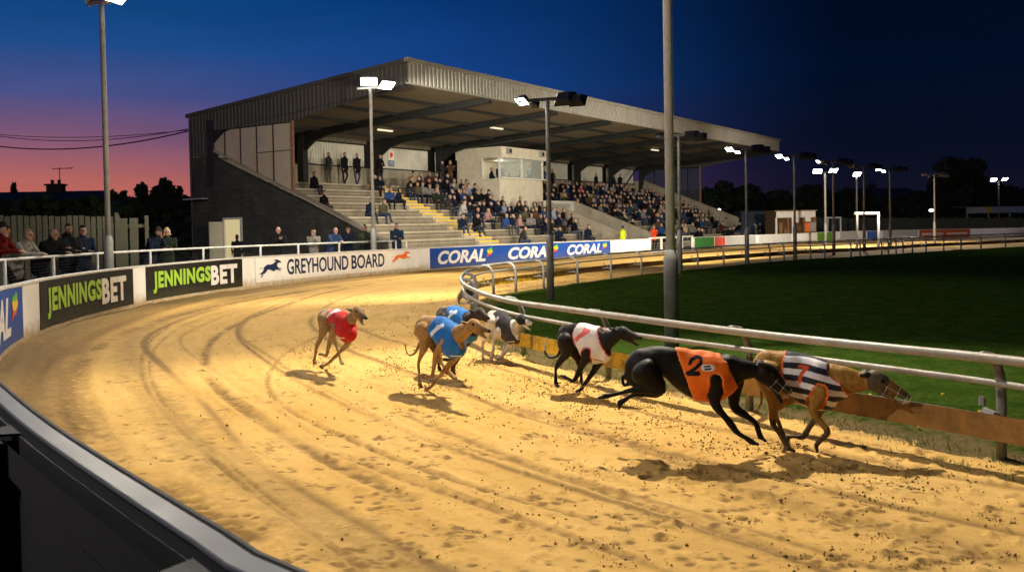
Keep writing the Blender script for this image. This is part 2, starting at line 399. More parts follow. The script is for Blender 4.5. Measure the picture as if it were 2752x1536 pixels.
    wr = vnoise(co[use] * np.array([1, 1, .5]), 13, 5.0)[:, None] * .006
    jv = co[use] + nrm[use] * (.010 + wr)
    fs = [tuple(idx[i] for i in p.vertices) for p in polys]
    cnt = {}
    for f in fs:
        for a, b_ in zip(f, f[1:] + f[:1]): cnt[(min(a, b_), max(a, b_))] = cnt.get((min(a, b_), max(a, b_)), 0) + 1
    edge = sorted({i for e, n_ in cnt.items() if n_ == 1 for i in e})
    # turn the hem in towards the skin
    jv2 = jv.copy(); jv2[edge] = co[use][edge] + nrm[use][edge] * .001
    ed = jv[edge].copy()
    bmj = bmesh.new(); vv = [bmj.verts.new(tuple(v)) for v in jv2]
    for f_ in fs:
        try: bmj.faces.new([vv[i] for i in f_])
        except ValueError: pass
    bmesh.ops.subdivide_edges(bmj, edges=bmj.edges[:], cuts=1, use_grid_fill=True, smooth=.0)
    bmj.verts.index_update(); jv2 = np.array([v.co[:] for v in bmj.verts]); fs = [tuple(v.index for v in f_.verts) for f_ in bmj.faces]; bmj.free()
    jv = jv2; up = np.stack([(jv - np.array(O)) @ np.array(fwd), jv[:, 2]], 1); la = (jv - np.array(O)) @ np.array(rt); use = jv
    jc = np.tile(np.array(J['col']), (len(use), 1))
    def stroke(c, pts, wd, both=False):
        for a, b_ in zip(pts, pts[1:]):
            A_ = pr(a); B_ = pr(b_); A2 = np.array([(A_ - O).dot(fwd), A_.z]); B2 = np.array([(B_ - O).dot(fwd), B_.z]); d = B2 - A2
            t = np.clip(((up - A2) @ d) / (d @ d + 1e-9), 0, 1); dist = np.linalg.norm(up - (A2 + t[:, None] * d), axis=1)
            jc[(dist < wd) & ((la > 0) | both)] = c
    if 'bands' in J:
        # stripes run lengthwise, counted down from the back line
        A_, B_ = pr((1440, 216)), pr((1840, 296)); ax_, bx_ = (A_ - O).dot(fwd), (B_ - O).dot(fwd)
        xs_ = up[:, 0]; dpt = A_.z + (B_.z - A_.z) * (xs_ - ax_) / (bx_ - ax_) + .02 * np.sin(np.clip((xs_ - ax_) / (bx_ - ax_), 0, 1) * np.pi) - up[:, 1]
        jc[(np.floor(dpt / .044 + .30).astype(int) % 2) == 1] = J['bands']
    for c, pts, wd in J.get('strokes', []): stroke(c, pts, wd)
    if 'trim' in J:
        if len(ed):
            for i in range(0, len(jv), 3000):
                dd = np.linalg.norm(jv[i:i + 3000, None] - ed[None], axis=2).min(1); sel = np.where(dd < .011)[0] + i; jc[sel] = J['trim']
    jm = bpy.data.meshes.new('racing_jacket'); jm.from_pydata([tuple(v) for v in jv2], [], fs); jm.update(); jm.shade_smooth(); setcol(jm, jc); jm.materials.append(M['jacketcloth'])
    put('racing_jacket', jm)
    if spec.get('wire'):
        w = MB(); d = (no - st)
        fx = d.normalized(); uz = Vector((0, 0, 1)) - fx * fx.z; uz.normalize()
        for k_, rr_ in ((.0, .058), (.55, .05), (1.0, .038)):
            c = st + d * k_ - uz * .022
            w.tube([c + rt * math.cos(t) * rr_ + uz * math.sin(t) * rr_ * 1.15 for t in [i * 2 * math.pi / 14 for i in range(15)]], .0010, 4)
        for t in (.3, 1.2, 1.9, 2.8, 3.8, 4.7, 5.6):
            w.tube([st + d * k_ - uz * .022 + rt * math.cos(t) * rr_ + uz * math.sin(t) * rr_ * 1.15 for k_, rr_ in ((-.1, .055), (.45, .05), (1.0, .036), (1.22, .012))], .0009, 4)
        o = w.build('muzzle', M['wire'], root); o.matrix_parent_inverse = Matrix.Translation(-root.location)
    return root, P, O
c1 = (780, 780, 3.68); c2 = (1400, 820, 4.293); c3 = (1600, 880, 2.862)
tan_ = (.42, .27, .12); tanu = (.50, .36, .19); blk = (.006, .0056, .0055); dgm = (.06, .045, .03)
FORE = lambda s, e, w, p: [(s[0], s[1], .055, .07), ((s[0] + e[0]) / 2, (s[1] + e[1]) / 2, .045, .055), (e[0], e[1], .032, .037), ((e[0] * .5 + w[0] * .5), (e[1] * .5 + w[1] * .5), .023), (w[0], w[1], .019), ((w[0] * .45 + p[0] * .55), (w[1] * .45 + p[1] * .55), .0155), (p[0], p[1], .019)]
HIND = lambda h, k, hk, p: [(h[0], h[1], .075, .10), ((h[0] + k[0]) / 2, (h[1] + k[1]) / 2, .065, .09), (k[0], k[1], .046, .058), ((k[0] * .5 + hk[0] * .5), (k[1] * .5 + hk[1] * .5), .031), (hk[0], hk[1], .02), ((hk[0] * .5 + p[0] * .5), (hk[1] * .5 + p[1] * .5), .0165), (p[0], p[1], .019)]
dogs = []
dogs.append(dog('tan greyhound with dark muzzle in a red racing jacket, galloping wide of the pack', (862, 992), 54, c1, dict(
    torso=[(305, 290, .05, .06), (345, 262, .085, .10), (410, 262, .08, .085), (470, 285, .09, .115), (530, 345, .105, .15), (575, 405, .095, .14), (600, 430, .06, .08)],
    neck=[(560, 350, .075, .10), (595, 290, .058, .075), (640, 235, .045, .055), (662, 212, .04, .046)],
    head=[(664, 208), (700, 238), (752, 276), (722, 338), (632, 190), (606, 178)],
    legs=[(.075, FORE((455, 350), (405, 470), (358, 640), (306, 632)), 'fore'), (-.06, FORE((600, 400), (560, 535), (420, 680), (312, 772)), 'fore'),
          (.075, HIND((335, 275), (330, 400), (262, 560), (238, 688)), 'hind'), (-.075, HIND((375, 275), (430, 420), (470, 585), (505, 705)), 'hind')],
    tail=[(310, 300, .02), (290, 380, .014), (300, 450, .01)],
    col=(.27, .175, .08), under=(.34, .24, .13), mask=(.05, .038, .028), earcol=(.14, .09, .05),
    jacket=dict(back=(405, 250), front=(600, 280), slope=-.55, slope_back=.5, col=(.42, .008, .008), also=['neck'] , strokes=[((.75, .6, .55), [(430, 250), (490, 190)], .022), ((.75, .6, .55), [(470, 188), (500, 200)], .016), ((.7, .6, .5), [(520, 455), (590, 465)], .006)]))))
dogs.append(dog('fawn greyhound in a blue racing jacket, front paw down, running before a brindle dog', (1146, 1054), 50, c1, dict(
    torso=[(1275, 420, .05, .07), (1320, 365, .09, .115), (1400, 350, .085, .10), (1480, 385, .10, .13), (1570, 470, .115, .165), (1640, 540, .10, .15), (1680, 580, .06, .085)],
    neck=[(1640, 460, .085, .115), (1705, 410, .065, .08), (1770, 365, .05, .06), (1800, 350, .043, .05)],
    head=[(1808, 345), (1865, 362), (1968, 402), (1935, 468), (1762, 318), (1735, 305)],
    legs=[(.08, FORE((1530, 500), (1450, 620), (1400, 850), (1325, 838)), 'fore'), (-.06, FORE((1680, 560), (1600, 700), (1450, 880), (1348, 1010)), 'fore'),
          (.085, HIND((1320, 380), (1330, 530), (1268, 720), (1280, 925)), 'hind'), (-.08, HIND((1380, 400), (1450, 600), (1500, 720), (1610, 850)), 'hind')],
    tail=[(1280, 520, .022), (1240, 610, .016), (1180, 640, .013), (1145, 590, .011), (1138, 530, .009)],
    col=(.34, .185, .06), under=(.42, .26, .11), mask=(.10, .07, .04), earcol=(.25, .15, .06),
    jacket=dict(back=(1450, 330), front=(1650, 370), slope=-.5, slope_back=.4, col=(.012, .13, .42), also=['neck'], strokes=[((.6, .68, .75), [(1480, 430), (1560, 340)], .022), ((.6, .68, .75), [(1530, 350), (1575, 345)], .016), ((.6, .65, .7), [(1640, 640), (1720, 650)], .006)]))))
dogs.append(dog('brindle greyhound in a blue racing jacket, half hidden behind the fawn one', (1210, 1011), 50, c1, dict(
    torso=[(1480, 290, .05, .07), (1520, 255, .085, .11), (1590, 245, .085, .10), (1660, 280, .10, .13), (1730, 350, .11, .16), (1780, 400, .095, .14)],
    neck=[(1760, 310, .08, .10), (1810, 265, .06, .075), (1850, 240, .047, .055)],
    head=[(1872, 225), (1905, 240), (1962, 275), (1945, 310), (1830, 200), (1805, 195)],
    legs=[(.08, FORE((1690, 380), (1620, 480), (1580, 690), (1520, 680)), 'fore'), (-.06, FORE((1800, 430), (1720, 560), (1620, 740), (1550, 850)), 'fore'),
          (.085, HIND((1510, 270), (1510, 420), (1460, 590), (1470, 760)), 'hind'), (-.08, HIND((1560, 290), (1620, 470), (1650, 600), (1610, 790)), 'hind')],
    tail=[(1480, 320, .02), (1450, 420, .014), (1440, 500, .01)],
    col=(.06, .045, .03), under=(.09, .065, .04), mask=(.04, .032, .025), brindle=True,
    jacket=dict(back=(1580, 220), front=(1770, 240), slope=-.4, slope_back=.3, col=(.015, .16, .50), strokes=[((.6, .7, .75), [(1620, 290), (1680, 205)], .02), ((.6, .7, .75), [(1640, 205), (1690, 215)], .015)]))))
dogs.append(dog('white and black greyhound with black ears in a black racing jacket', (1322, 968), 48, c1, dict(
    torso=[(1975, 300, .05, .07), (2005, 275, .08, .10), (2060, 280, .08, .095), (2110, 320, .09, .12), (2165, 390, .10, .15), (2215, 440, .09, .13), (2240, 470, .055, .075)],
    neck=[(2200, 390, .078, .10), (2240, 345, .058, .072), (2275, 305, .046, .055)],
    head=[(2282, 290), (2325, 305), (2400, 334), (2375, 392), (2245, 268), (2225, 270)],
    legs=[(.075, FORE((2080, 400), (2020, 470), (2005, 600), (1985, 685)), 'fore'), (-.06, FORE((2200, 450), (2160, 560), (2100, 640), (2050, 682)), 'fore'),
          (.08, HIND((1990, 300), (1985, 400), (1905, 520), (1905, 680)), 'hind'), (-.075, HIND((2030, 300), (2080, 420), (2130, 520), (2090, 640)), 'hind')],
    tail=[(1970, 330, .02), (1940, 420, .013), (1945, 480, .01)],
    col=(.62, .57, .48), under=(.66, .6, .5), mask=(.62, .57, .48), earcol=(.015, .015, .015), paw=(.4, .33, .25),
    patches=[(['head'], (.015, .014, .014), lambda p, l: np.where(p[:, 0] < np.max(p[:, 0]) - .115, .2, -.3))],
    jacket=dict(back=(2030, 260), front=(2200, 290), slope=-.5, slope_back=.4, col=(.03, .03, .034), also=['neck'], strokes=[((.4, .4, .4), [(2060, 330), (2100, 270)], .025), ((.5, .5, .5), [(2180, 505), (2250, 500)], .006)]))))
dogs.append(dog('black greyhound with white tail tip in a white racing jacket edged in red', (1551, 1060), 40, c2, dict(
    torso=[(485, 430, .05, .075), (540, 360, .09, .12), (640, 330, .085, .11), (740, 370, .10, .145), (840, 450, .115, .18), (920, 520, .10, .155), (970, 560, .06, .09)],
    neck=[(930, 440, .085, .12), (1010, 400, .065, .085), (1100, 345, .05, .062), (1140, 325, .045, .052)],
    head=[(1165, 315), (1240, 330), (1385, 378), (1350, 462), (1095, 270), (1055, 258)],
    legs=[(.085, FORE((790, 520), (715, 680), (610, 870), (505, 825)), 'fore'), (-.06, FORE((950, 560), (860, 730), (745, 890), (650, 1030)), 'fore'),
          (.085, HIND((520, 400), (520, 550), (405, 725), (402, 895)), 'hind'), (-.08, HIND((580, 420), (660, 600), (690, 740), (700, 880)), 'hind')],
    tail=[(470, 480, .024), (430, 570, .018), (350, 605, .015), (285, 560, .014), (275, 450, .011), (300, 370, .008)],
    col=blk, under=(.02, .018, .016), mask=(.02, .017, .015), paw=(.05, .045, .04),
    patches=[(['tail'], (.6, .58, .5), lambda p, l: np.where((p[:, 0] < np.min(p[:, 0]) + .06) & (p[:, 1] > .42), .2, -.3))],
    jacket=dict(back=(650, 300), front=(940, 330), slope=-.45, slope_back=.3, col=(.70, .66, .66), also=['neck'], trim=(.5, .05, .035), strokes=[((.65, .12, .12), [(710, 380), (790, 300)], .022), ((.65, .12, .12), [(780, 270), (840, 290), (770, 340)], .018), ((.3, .05, .04), [(900, 610), (970, 640)], .006)]))))
dogs.append(dog('black greyhound in an orange racing jacket with number 2, stretched out above its shadow', (1816, 1222), 9, c3, dict(
    torso=[(300, 400, .05, .09), (370, 310, .095, .145), (470, 262, .095, .115), (580, 275, .09, .12), (700, 330, .11, .16), (820, 372, .13, .178), (930, 372, .125, .168), (1020, 345, .10, .135), (1080, 335, .07, .10)],
    neck=[(1020, 310, .09, .105), (1120, 318, .07, .085), (1210, 325, .056, .066), (1260, 335, .05, .055)],
    head=[(1300, 345), (1385, 400), (1490, 490), (1430, 568), (1285, 275), (1245, 262)],
    legs=[(.10, FORE((920, 400), (925, 590), (1090, 800), (1205, 878)), 'fore'), (-.08, FORE((1060, 400), (1070, 610), (1230, 730), (1272, 840)), 'fore'),
          (.095, HIND((370, 330), (490, 470), (285, 480), (70, 528)), 'hind'), (-.09, HIND((400, 340), (470, 490), (300, 510), (185, 578)), 'hind')],
    tail=[(285, 400, .024), (240, 440, .016), (212, 430, .013), (205, 370, .009)],
    col=(.008, .007, .006), under=(.010, .009, .007), mask=(.025, .022, .018), paw=(.012, .011, .01), wire=True, hs=1.4,
    jacket=dict(back=(625, 200), front=(1000, 230), slope=-.42, slope_back=-.35, col=(.80, .15, .008), also=[], strokes=[
        (blk, [(722, 258), (738, 228), (775, 212), (808, 222), (806, 255), (770, 288), (725, 318), (705, 330)], .0125), (blk, [(705, 330), (785, 330)], .016),
        ((.65, .65, .62), [(830, 288), (885, 288)], .022), (blk, [(832, 280), (872, 276)], .006), (blk, [(838, 300), (880, 294)], .006)], trim=(.85, .2, .02)))))
dogs.append(dog('tan greyhound in a black and white striped racing jacket, leading beside the running rail', (2160, 1211), 22, c3, dict(
    torso=[(1270, 330, .05, .09), (1330, 300, .09, .125), (1420, 300, .09, .12), (1520, 335, .10, .145), (1640, 400, .125, .175), (1750, 445, .125, .175), (1840, 450, .10, .14), (1890, 460, .06, .09)],
    neck=[(1830, 400, .09, .125), (1920, 400, .078, .10), (2020, 410, .065, .08), (2100, 410, .054, .062)],
    head=[(2140, 405), (2245, 445), (2400, 525), (2310, 566), (2085, 345), (2040, 350)],
    legs=[(.10, FORE((1730, 480), (1670, 640), (1785, 800), (1695, 905)), 'fore'), (-.08, FORE((1790, 500), (1710, 660), (1600, 835), (1480, 838)), 'fore'),
          (.095, HIND((1320, 330), (1370, 520), (1370, 740), (1490, 930)), 'hind'), (-.09, HIND((1360, 350), (1500, 530), (1380, 640), (1450, 840)), 'hind')],
    tail=[(1265, 360, .022), (1275, 480, .014), (1270, 590, .011), (1215, 645, .009)],
    col=(.36, .19, .035), under=(.27, .145, .04), mask=(.035, .028, .02), earcol=(.03, .024, .018), paw=(.06, .04, .02), wire=True,
    hs=1.42, patches=[(['head', 'jaw'], (.10, .075, .045), lambda p, l: np.where(p[:, 0] < np.max(p[:, 0]) - .14, .1, -.3)), (['fore', 'hind'], (.10, .065, .025), lambda p, l: (.22 - p[:, 1]) * 1.5)],
    jacket=dict(back=(1440, 240), front=(1840, 310), slope=-.55, slope_back=.15, col=(.74, .70, .70), bands=(.02, .02, .03), trim=(.8, .16, .02), also=[], strokes=[
        ((.62, .09, .02), [(1580, 280), (1640, 290)], .012), ((.62, .09, .02), [(1632, 292), (1590, 340), (1580, 395)], .013)]))))
# ------------------------------------------------------------------ plan curves measured on the photograph
def resample(P, n):
    P = np.array(P, float); Q = []
    for i in range(len(P) - 1):
        p0, p1, p2, p3 = P[max(i - 1, 0)], P[i], P[i + 1], P[min(i + 2, len(P) - 1)]
        for k in range(8): Q.append(cr(p0, p1, p2, p3, k / 8))
    Q.append(P[-1]); Q = np.array(Q); s = np.r_[0, np.cumsum(np.linalg.norm(np.diff(Q[:, :2], axis=0), axis=1))]
    t = np.linspace(0, s[-1], n); return np.stack([np.interp(t, s, Q[:, i]) for i in range(Q.shape[1])], 1), t
_near = [(9.0, -1.6, .98), (5.2, -1.3, .98), (2.2, -.35, .98), (.7, .9, .98)]
_cap = [G(x, y, .98) for x, y in ((775, 1536), (671, 1481), (447, 1346), (209, 1197), (95, 1117), (0, 1037))]
_cap = [(p.x, p.y, .98) for p in _cap]
_mid = [(-3.6, 5.8, .98), (-5.2, 8.6, .98)]
_far = []
for (x, yb, yt) in ((0, 973, 776), (61, 923, 762), (108, 903, 751), (146, 888, 744), (250, 855, 729), (360, 828, 716), (396, 819, 712), (520, 797, 701), (650, 779, 691), (858, 756, 680), (1010, 741, 671.5), (1157, 726, 665), (1320, 713, 657.5), (1472, 701.5, 651), (1640, 686.6, 645), (1746, 680, 641), (1864, 671, 637), (2000, 662, 632), (2128, 655.5, 627.5), (2258, 649.5, 621.5), (2430, 644, 617.5), (2606, 639.5, 614), (2752, 636.5, 611.5)):
    g = G(x, yb); d = ray(x, yt); k = g.y / d.y; _far.append((g.x, g.y, CAMH + d.z * k))
_far.append((_far[-1][0] + 6, _far[-1][1] + 5, .85)); 
OUT, OS = resample(_near + _cap + _mid + _far, 700)
OUTD = np.gradient(OUT[:, :2], axis=0); OUTD /= np.linalg.norm(OUTD, axis=1)[:, None]
# inner side is to the right of travel
def outer(s, off=0.0, z=0.0):
    """point at arc length s, off metres towards the track, at height z"""
    x = np.interp(s, OS, OUT[:, 0]); y = np.interp(s, OS, OUT[:, 1]); dx = np.interp(s, OS, OUTD[:, 0]); dy = np.interp(s, OS, OUTD[:, 1])
    n = math.hypot(dx, dy); return Vector((x + dy / n * off, y - dx / n * off, z))
def otop(s): return float(np.interp(s, OS, OUT[:, 2]))
def outer_s(px, lo=None):
    """arc length where the wall foot shows at photo column px"""
    best = None
    for s in np.linspace(OS[-1], 0, 1400):
        p = outer(s)
        if p.y < 6: break
        x = proj(p)[0]
        if best is None or abs(x - px) < best[0]: best = (abs(x - px), s)
    return best[1]
INP = []
for (x, y) in ((2752, 975), (2480, 944), (2200, 914), (1976, 889), (1780, 866), (1602, 843), (1480, 825), (1389, 811), (1320, 795), (1275, 780), (1247, 764), (1240, 748), (1252, 732), (1290, 716), (1350, 708), (1431, 701), (1521, 692.5), (1618, 684), (1703, 677), (1852, 668), (1960, 661), (2086, 654), (2300, 645), (2512, 635.5), (2690, 629)):
    p = G(x, y, .75); INP.append((p.x, p.y))
INP = [(6.6, .2), (5.0, 3.1)] + INP + [(INP[-1][0] + 5, INP[-1][1] + 3), (INP[-1][0] + 16, INP[-1][1] + 6)]
INN, IS = resample([(x, y, .75) for x, y in INP], 700)
INND = np.gradient(INN[:, :2], axis=0); INND /= np.linalg.norm(INND, axis=1)[:, None]
def inner(s, off=0.0, z=0.0):
    """off metres towards the infield"""
    x = np.interp(s, IS, INN[:, 0]); y = np.interp(s, IS, INN[:, 1]); dx = np.interp(s, IS, INND[:, 0]); dy = np.interp(s, IS, INND[:, 1])
    n = math.hypot(dx, dy); return Vector((x + dy / n * off, y - dx / n * off, z))
def pip(P, poly):
    x, y = P[:, 0], P[:, 1]; ins = np.zeros(len(P), bool); n = len(poly)
    for i in range(n):
        x1, y1 = poly[i]; x2, y2 = poly[(i + 1) % n]
        if y1 == y2: continue
        c = ((y1 > y) != (y2 > y)) & (x < (x2 - x1) * (y - y1) / (y2 - y1) + x1); ins ^= c
    return ins
def near(P, curve, ss):
    """distance to a plan curve and arc length of the nearest point"""
    D = np.empty(len(P)); S_ = np.empty(len(P)); c = curve[::5, :2]; s = ss[::5]
    for i in range(0, len(P), 4000):
        q = P[i:i + 4000]; A = c[:-1][None]; B_ = (c[1:] - c[:-1])[None]; w = q[:, None] - A
        t = np.clip((w * B_).sum(2) / (B_ ** 2).sum(2), 0, 1); d = np.linalg.norm(w - t[..., None] * B_, axis=2); k = d.argmin(1); r_ = np.arange(len(q))
        D[i:i + 4000] = d[r_, k]; S_[i:i + 4000] = s[k] + t[r_, k] * (s[k + 1] - s[k])
    return D, S_
def polar(y0, y1, nr, na, a0, a1):
    r = y0 * (y1 / y0) ** np.linspace(0, 1, nr); a = np.linspace(R(a0), R(a1), na)
    rr, aa = np.meshgrid(r, a, indexing='ij'); return np.stack([rr.ravel() * np.sin(aa.ravel()), rr.ravel() * np.cos(aa.ravel())], 1), nr, na
def hashn(ix, iy, s):
    h = (ix.astype(np.int64) * 374761393 + iy.astype(np.int64) * 668265263 + s * 982451653) & 0x7fffffff
    h = (h ^ (h >> 13)) * 1274126177 & 0x7fffffff; return ((h ^ (h >> 16)) & 0xffff) / 65535.0
def vn2(x, y, s=0):
    ix, iy = np.floor(x), np.floor(y); fx, fy = x - ix, y - iy; fx = fx * fx * (3 - 2 * fx); fy = fy * fy * (3 - 2 * fy)
    a = hashn(ix, iy, s); b = hashn(ix + 1, iy, s); c = hashn(ix, iy + 1, s); d = hashn(ix + 1, iy + 1, s)
    return (a + (b - a) * fx) * (1 - fy) + (c + (d - c) * fx) * fy
def fbm(x, y, s=0, o=4):
    v = 0; a = .5; t = 0
    for k in range(o): v = v + a * vn2(x * 2 ** k, y * 2 ** k, s + k); t += a; a *= .5
    return v / t
infield_poly = [tuple(inner(s, .0)[:2]) for s in np.linspace(0, IS[-1], 300)] + [(120, 40), (60, -10)]
trackpoly = [tuple(outer(s, -.05)[:2]) for s in np.linspace(0, OS[-1], 400)] + [(200, 110), (200, -40), (40, -30)]
# ------------------------------------------------------------------ sand
P, nr, na = polar(2.4, 130, 880, 660, -50, 40)
ins = pip(P, trackpoly); inf = pip(P, infield_poly)
di, si = near(P, INN, IS); do, so = near(P, OUT, OS)
di = np.where(inf, di, -di)
keep = ins & (di < .9)
u = so * 1.0; v = do
rr = np.linalg.norm(P, axis=1)
churn = np.clip(1.3 - np.abs(-di - 1.5) / 2.8, 0, 1)         # the dogs' line, kept churned up
h = (fbm(u / .9, v / .28, 3) - .5) * .016
h += (fbm(u / .22, v / .16, 9, 3) - .5) * .011 * (.35 + churn)
cl = fbm(P[:, 0] / .075, P[:, 1] / .075, 21, 2); h += np.clip(cl - .62, 0, 1) * .085 * np.clip(churn * 1.1 + .05 + (fbm(P[:, 0] / 1.1, P[:, 1] / 1.1, 5, 3) - .5), 0, 1)
rk = np.sin(v * 2 * np.pi / .21 + fbm(u / 2, v, 8) * 3); h += rk * .0035
groove = np.zeros(len(P))
for gv, gw, gd in ((1.9, .05, .016), (3.05, .035, .012), (3.18, .03, .008), (4.35, .05, .010), (.75, .3, .012), (5.3, .04, .008), (2.45, .03, .006)):
    w_ = gv + (fbm(u / 6, 0 * u + gv * 7, 4, 2) - .5) * .5
    groove += np.exp(-((v - w_) / gw) ** 2) * gd * np.clip(fbm(u / 2.2, gv + 0 * u, 6, 2) * 2.2 - .4, 0, 1)
RUTS = [([(1050, 752), (860, 790), (690, 848), (580, 905), (548, 975), (585, 1045), (700, 1130), (860, 1225), (1100, 1340)], .10, .020, .95),
 ([(900, 770), (640, 810), (400, 868), (245, 940), (180, 1030), (205, 1130), (320, 1240), (480, 1350), (640, 1440)], .26, .022, .9),
 ([(980, 765), (720, 800), (520, 850), (415, 905), (378, 975), (402, 1060), (480, 1150), (610, 1270), (770, 1390), (980, 1530)], .035, .012, .8),
 ([(1000, 768), (745, 803), (545, 854), (440, 910), (402, 978), (425, 1062), (505, 1152), (640, 1272), (800, 1392)], .03, .010, .7),
 ([(700, 770), (420, 832), (230, 900), (110, 985), (70, 1060), (100, 1120)], .30, .02, .8),
 ([(1240, 800), (1000, 850), (800, 930), (720, 1010), (760, 1090), (960, 1190), (1250, 1300), (1600, 1400)], .05, .012, .6),
 ([(1300, 1070), (1600, 1160), (1950, 1290), (2300, 1400), (2700, 1500)], .22, .012, .5), ([(1100, 1120), (1400, 1240), (1800, 1380), (2150, 1500)], .08, .012, .6), ([(900, 1220), (1300, 1360), (1700, 1500)], .06, .01, .6)]
for pts, gw, gd, gs_ in RUTS:
    gw = gw * .62
    cc_, ts_ = resample([tuple(G(x, y))[:2] for x, y in pts], 90); cc_ = np.c_[cc_]
    dd_, sd_ = near(P, np.repeat(cc_, 5, axis=0), np.repeat(ts_, 5)); brk = np.clip(fbm(sd_ / 1.1, gw * 50 + 0 * sd_, 61, 3) * 3.2 - .6, 0, 1) * np.clip(fbm(P[:, 0] / .07, P[:, 1] / .05, 63, 3) * 2.4 - .35, 0, 1)
    e_ = np.exp(-(dd_ / gw) ** 2) * brk; groove = np.maximum(groove, e_ * gs_ * .016); h -= e_ * gd; h += np.exp(-((dd_ - gw * 1.7) / (gw * .5)) ** 2) * brk * gd * .7
# paw prints and little torn up clusters
rp = random.Random(11)
for _ in range(260):
    px, py = rp.uniform(60, 2700), 700 + 836 * rp.random() ** .8; g_ = G(px, py)
    if g_.y > 26: continue
    wd = rp.uniform(.03, .11) * 1.6; sel0 = np.where((np.abs(P[:, 0] - g_.x) < .45) & (np.abs(P[:, 1] - g_.y) < .35))[0]
    if len(sel0) == 0: continue
    for q in range(rp.randint(2, 7)):
        cx_, cy_, rr0 = g_.x + rp.gauss(0, wd), g_.y + rp.gauss(0, .05), rp.uniform(.010, .022); e_ = np.exp(-(((P[sel0, 0] - cx_) / (rr0 * 1.5)) ** 2 + ((P[sel0, 1] - cy_) / rr0) ** 2))
        h[sel0] += e_ * rp.uniform(-.012, .012); groove[sel0] = np.maximum(groove[sel0], e_ * .022)
h -= groove * .2; h += np.clip(.35 - v, 0, 1) * .12 * fbm(u / .3, v / .2, 12, 3)
h *= np.clip(1.3 - rr / 60, .15, 1)
SANDH = h
idm = -np.ones(len(P), int)
q = np.arange((nr - 1) * (na - 1)); i_, j_ = q // (na - 1), q % (na - 1); fa = i_ * na + j_
Fq = np.stack([fa, fa + 1, fa + na + 1, fa + na], 1); Fq = Fq[keep[Fq].all(1)][:, ::-1]
us = np.unique(Fq); idm[us] = np.arange(len(us))
me = np_mesh('sand_track', np.c_[P, h][us], idm[Fq], None, True, dict(along=u[us], across=v[us], inside=di[us], churn=churn[us], groove=groove[us] / .016))
m, nt, b = newmat('raked_racing_sand')
A_ = lambda n_: N(nt, 'ShaderNodeAttribute', attribute_name=n_).outputs['Fac']
cb = N(nt, 'ShaderNodeCombineXYZ'); L(nt, mth(nt, 'MULTIPLY', A_('along'), .55), cb.inputs[0]); L(nt, mth(nt, 'MULTIPLY', A_('across'), 3.2), cb.inputs[1])
n_str = noise_n(nt, 1.0, 7, .68, cb.outputs[0]); n_big = noise_n(nt, .55, 4, .55); n_fine = noise_n(nt, 34, 6, .75); n_mid = noise_n(nt, 5.5, 6, .72)
c = mixc(nt, ramp(nt, n_str, [(.36, 0.0), (.66, 1.0)]), (.56, .345, .095), (.44, .262, .06))
c = mixc(nt, mth(nt, 'MULTIPLY', ramp(nt, n_big, [(.42, 0.0), (.7, 1.0)]), .5), c, (.54, .355, .12))
# damp, darker sand: beside the wall, in a band along the rail line, in the wheel ruts
dw = mth(nt, 'SUBTRACT', A_('across'), mth(nt, 'MULTIPLY', mth(nt, 'SUBTRACT', n_mid, .5), 1.1))
edge = ramp(nt, mth(nt, 'MULTIPLY', dw, .5, True), [(.24, 1.0), (.52, .05), (.62, .0), (.80, .55), (.95, 0.0)])
c = mixc(nt, mth(nt, 'MULTIPLY', edge, .9), c, (.13, .085, .028))
c = mixc(nt, mth(nt, 'MULTIPLY', mth(nt, 'MULTIPLY', A_('groove'), mth(nt, 'ADD', n_mid, .45), True), 1.6, True), c, (.20, .115, .03))
sp = ramp(nt, noise_n(nt, 9, 5, .8), [(.58, 0.0), (.68, 1.0)])
c = mixc(nt, mth(nt, 'MULTIPLY', sp, mth(nt, 'ADD', mth(nt, 'MULTIPLY', A_('churn'), .55), .12, True)), c, (.20, .115, .03))
c = mixc(nt, mth(nt, 'MULTIPLY', ramp(nt, n_fine, [(.5, 0.0), (.7, 1.0)]), .38), c, (.34, .21, .06))
st2 = noise_n(nt, 2.6, 6, .8, cb.outputs[0])
gp_ = N(nt, 'ShaderNodeNewGeometry'); mp_ = N(nt, 'ShaderNodeMapping'); mp_.inputs['Scale'].default_value = (15, 36, 1); L(nt, gp_.outputs[0], mp_.inputs[0])
mk = noise_n(nt, 1.0, 4, .75, mp_.outputs[0]); mk2 = noise_n(nt, 1.9, 4, .7)
c = mixc(nt, mth(nt, 'MULTIPLY', mth(nt, 'MULTIPLY', mth(nt, 'SUBTRACT', mth(nt, 'ADD', mk, mth(nt, 'MULTIPLY', mk2, .9)), 1.075), 14.0, True), .8), c, (.19, .105, .028))
c = mixc(nt, mth(nt, 'MULTIPLY', ramp(nt, st2, [(.56, 0.0), (.66, 1.0)]), .4), c, (.27, .155, .04))
c = mixc(nt, ramp(nt, mth(nt, 'ADD', A_('inside'), mth(nt, 'MULTIPLY', n_mid, .45)), [(.35, 0.0), (.5, .8)]), c, (.22, .15, .06))
L(nt, c, b.inputs['Base Color']); b.inputs['Roughness'].default_value = .92; b.inputs['Specular IOR Level'].default_value = .2
hh = mth(nt, 'ADD', mth(nt, 'MULTIPLY', n_fine, .5), mth(nt, 'ADD', n_mid, mth(nt, 'MULTIPLY', n_str, .8)))
bump(nt, b, hh, .8, .012)
me.materials.append(m); tag(link('sand_track', me), kind='structure')
M['sand'] = m
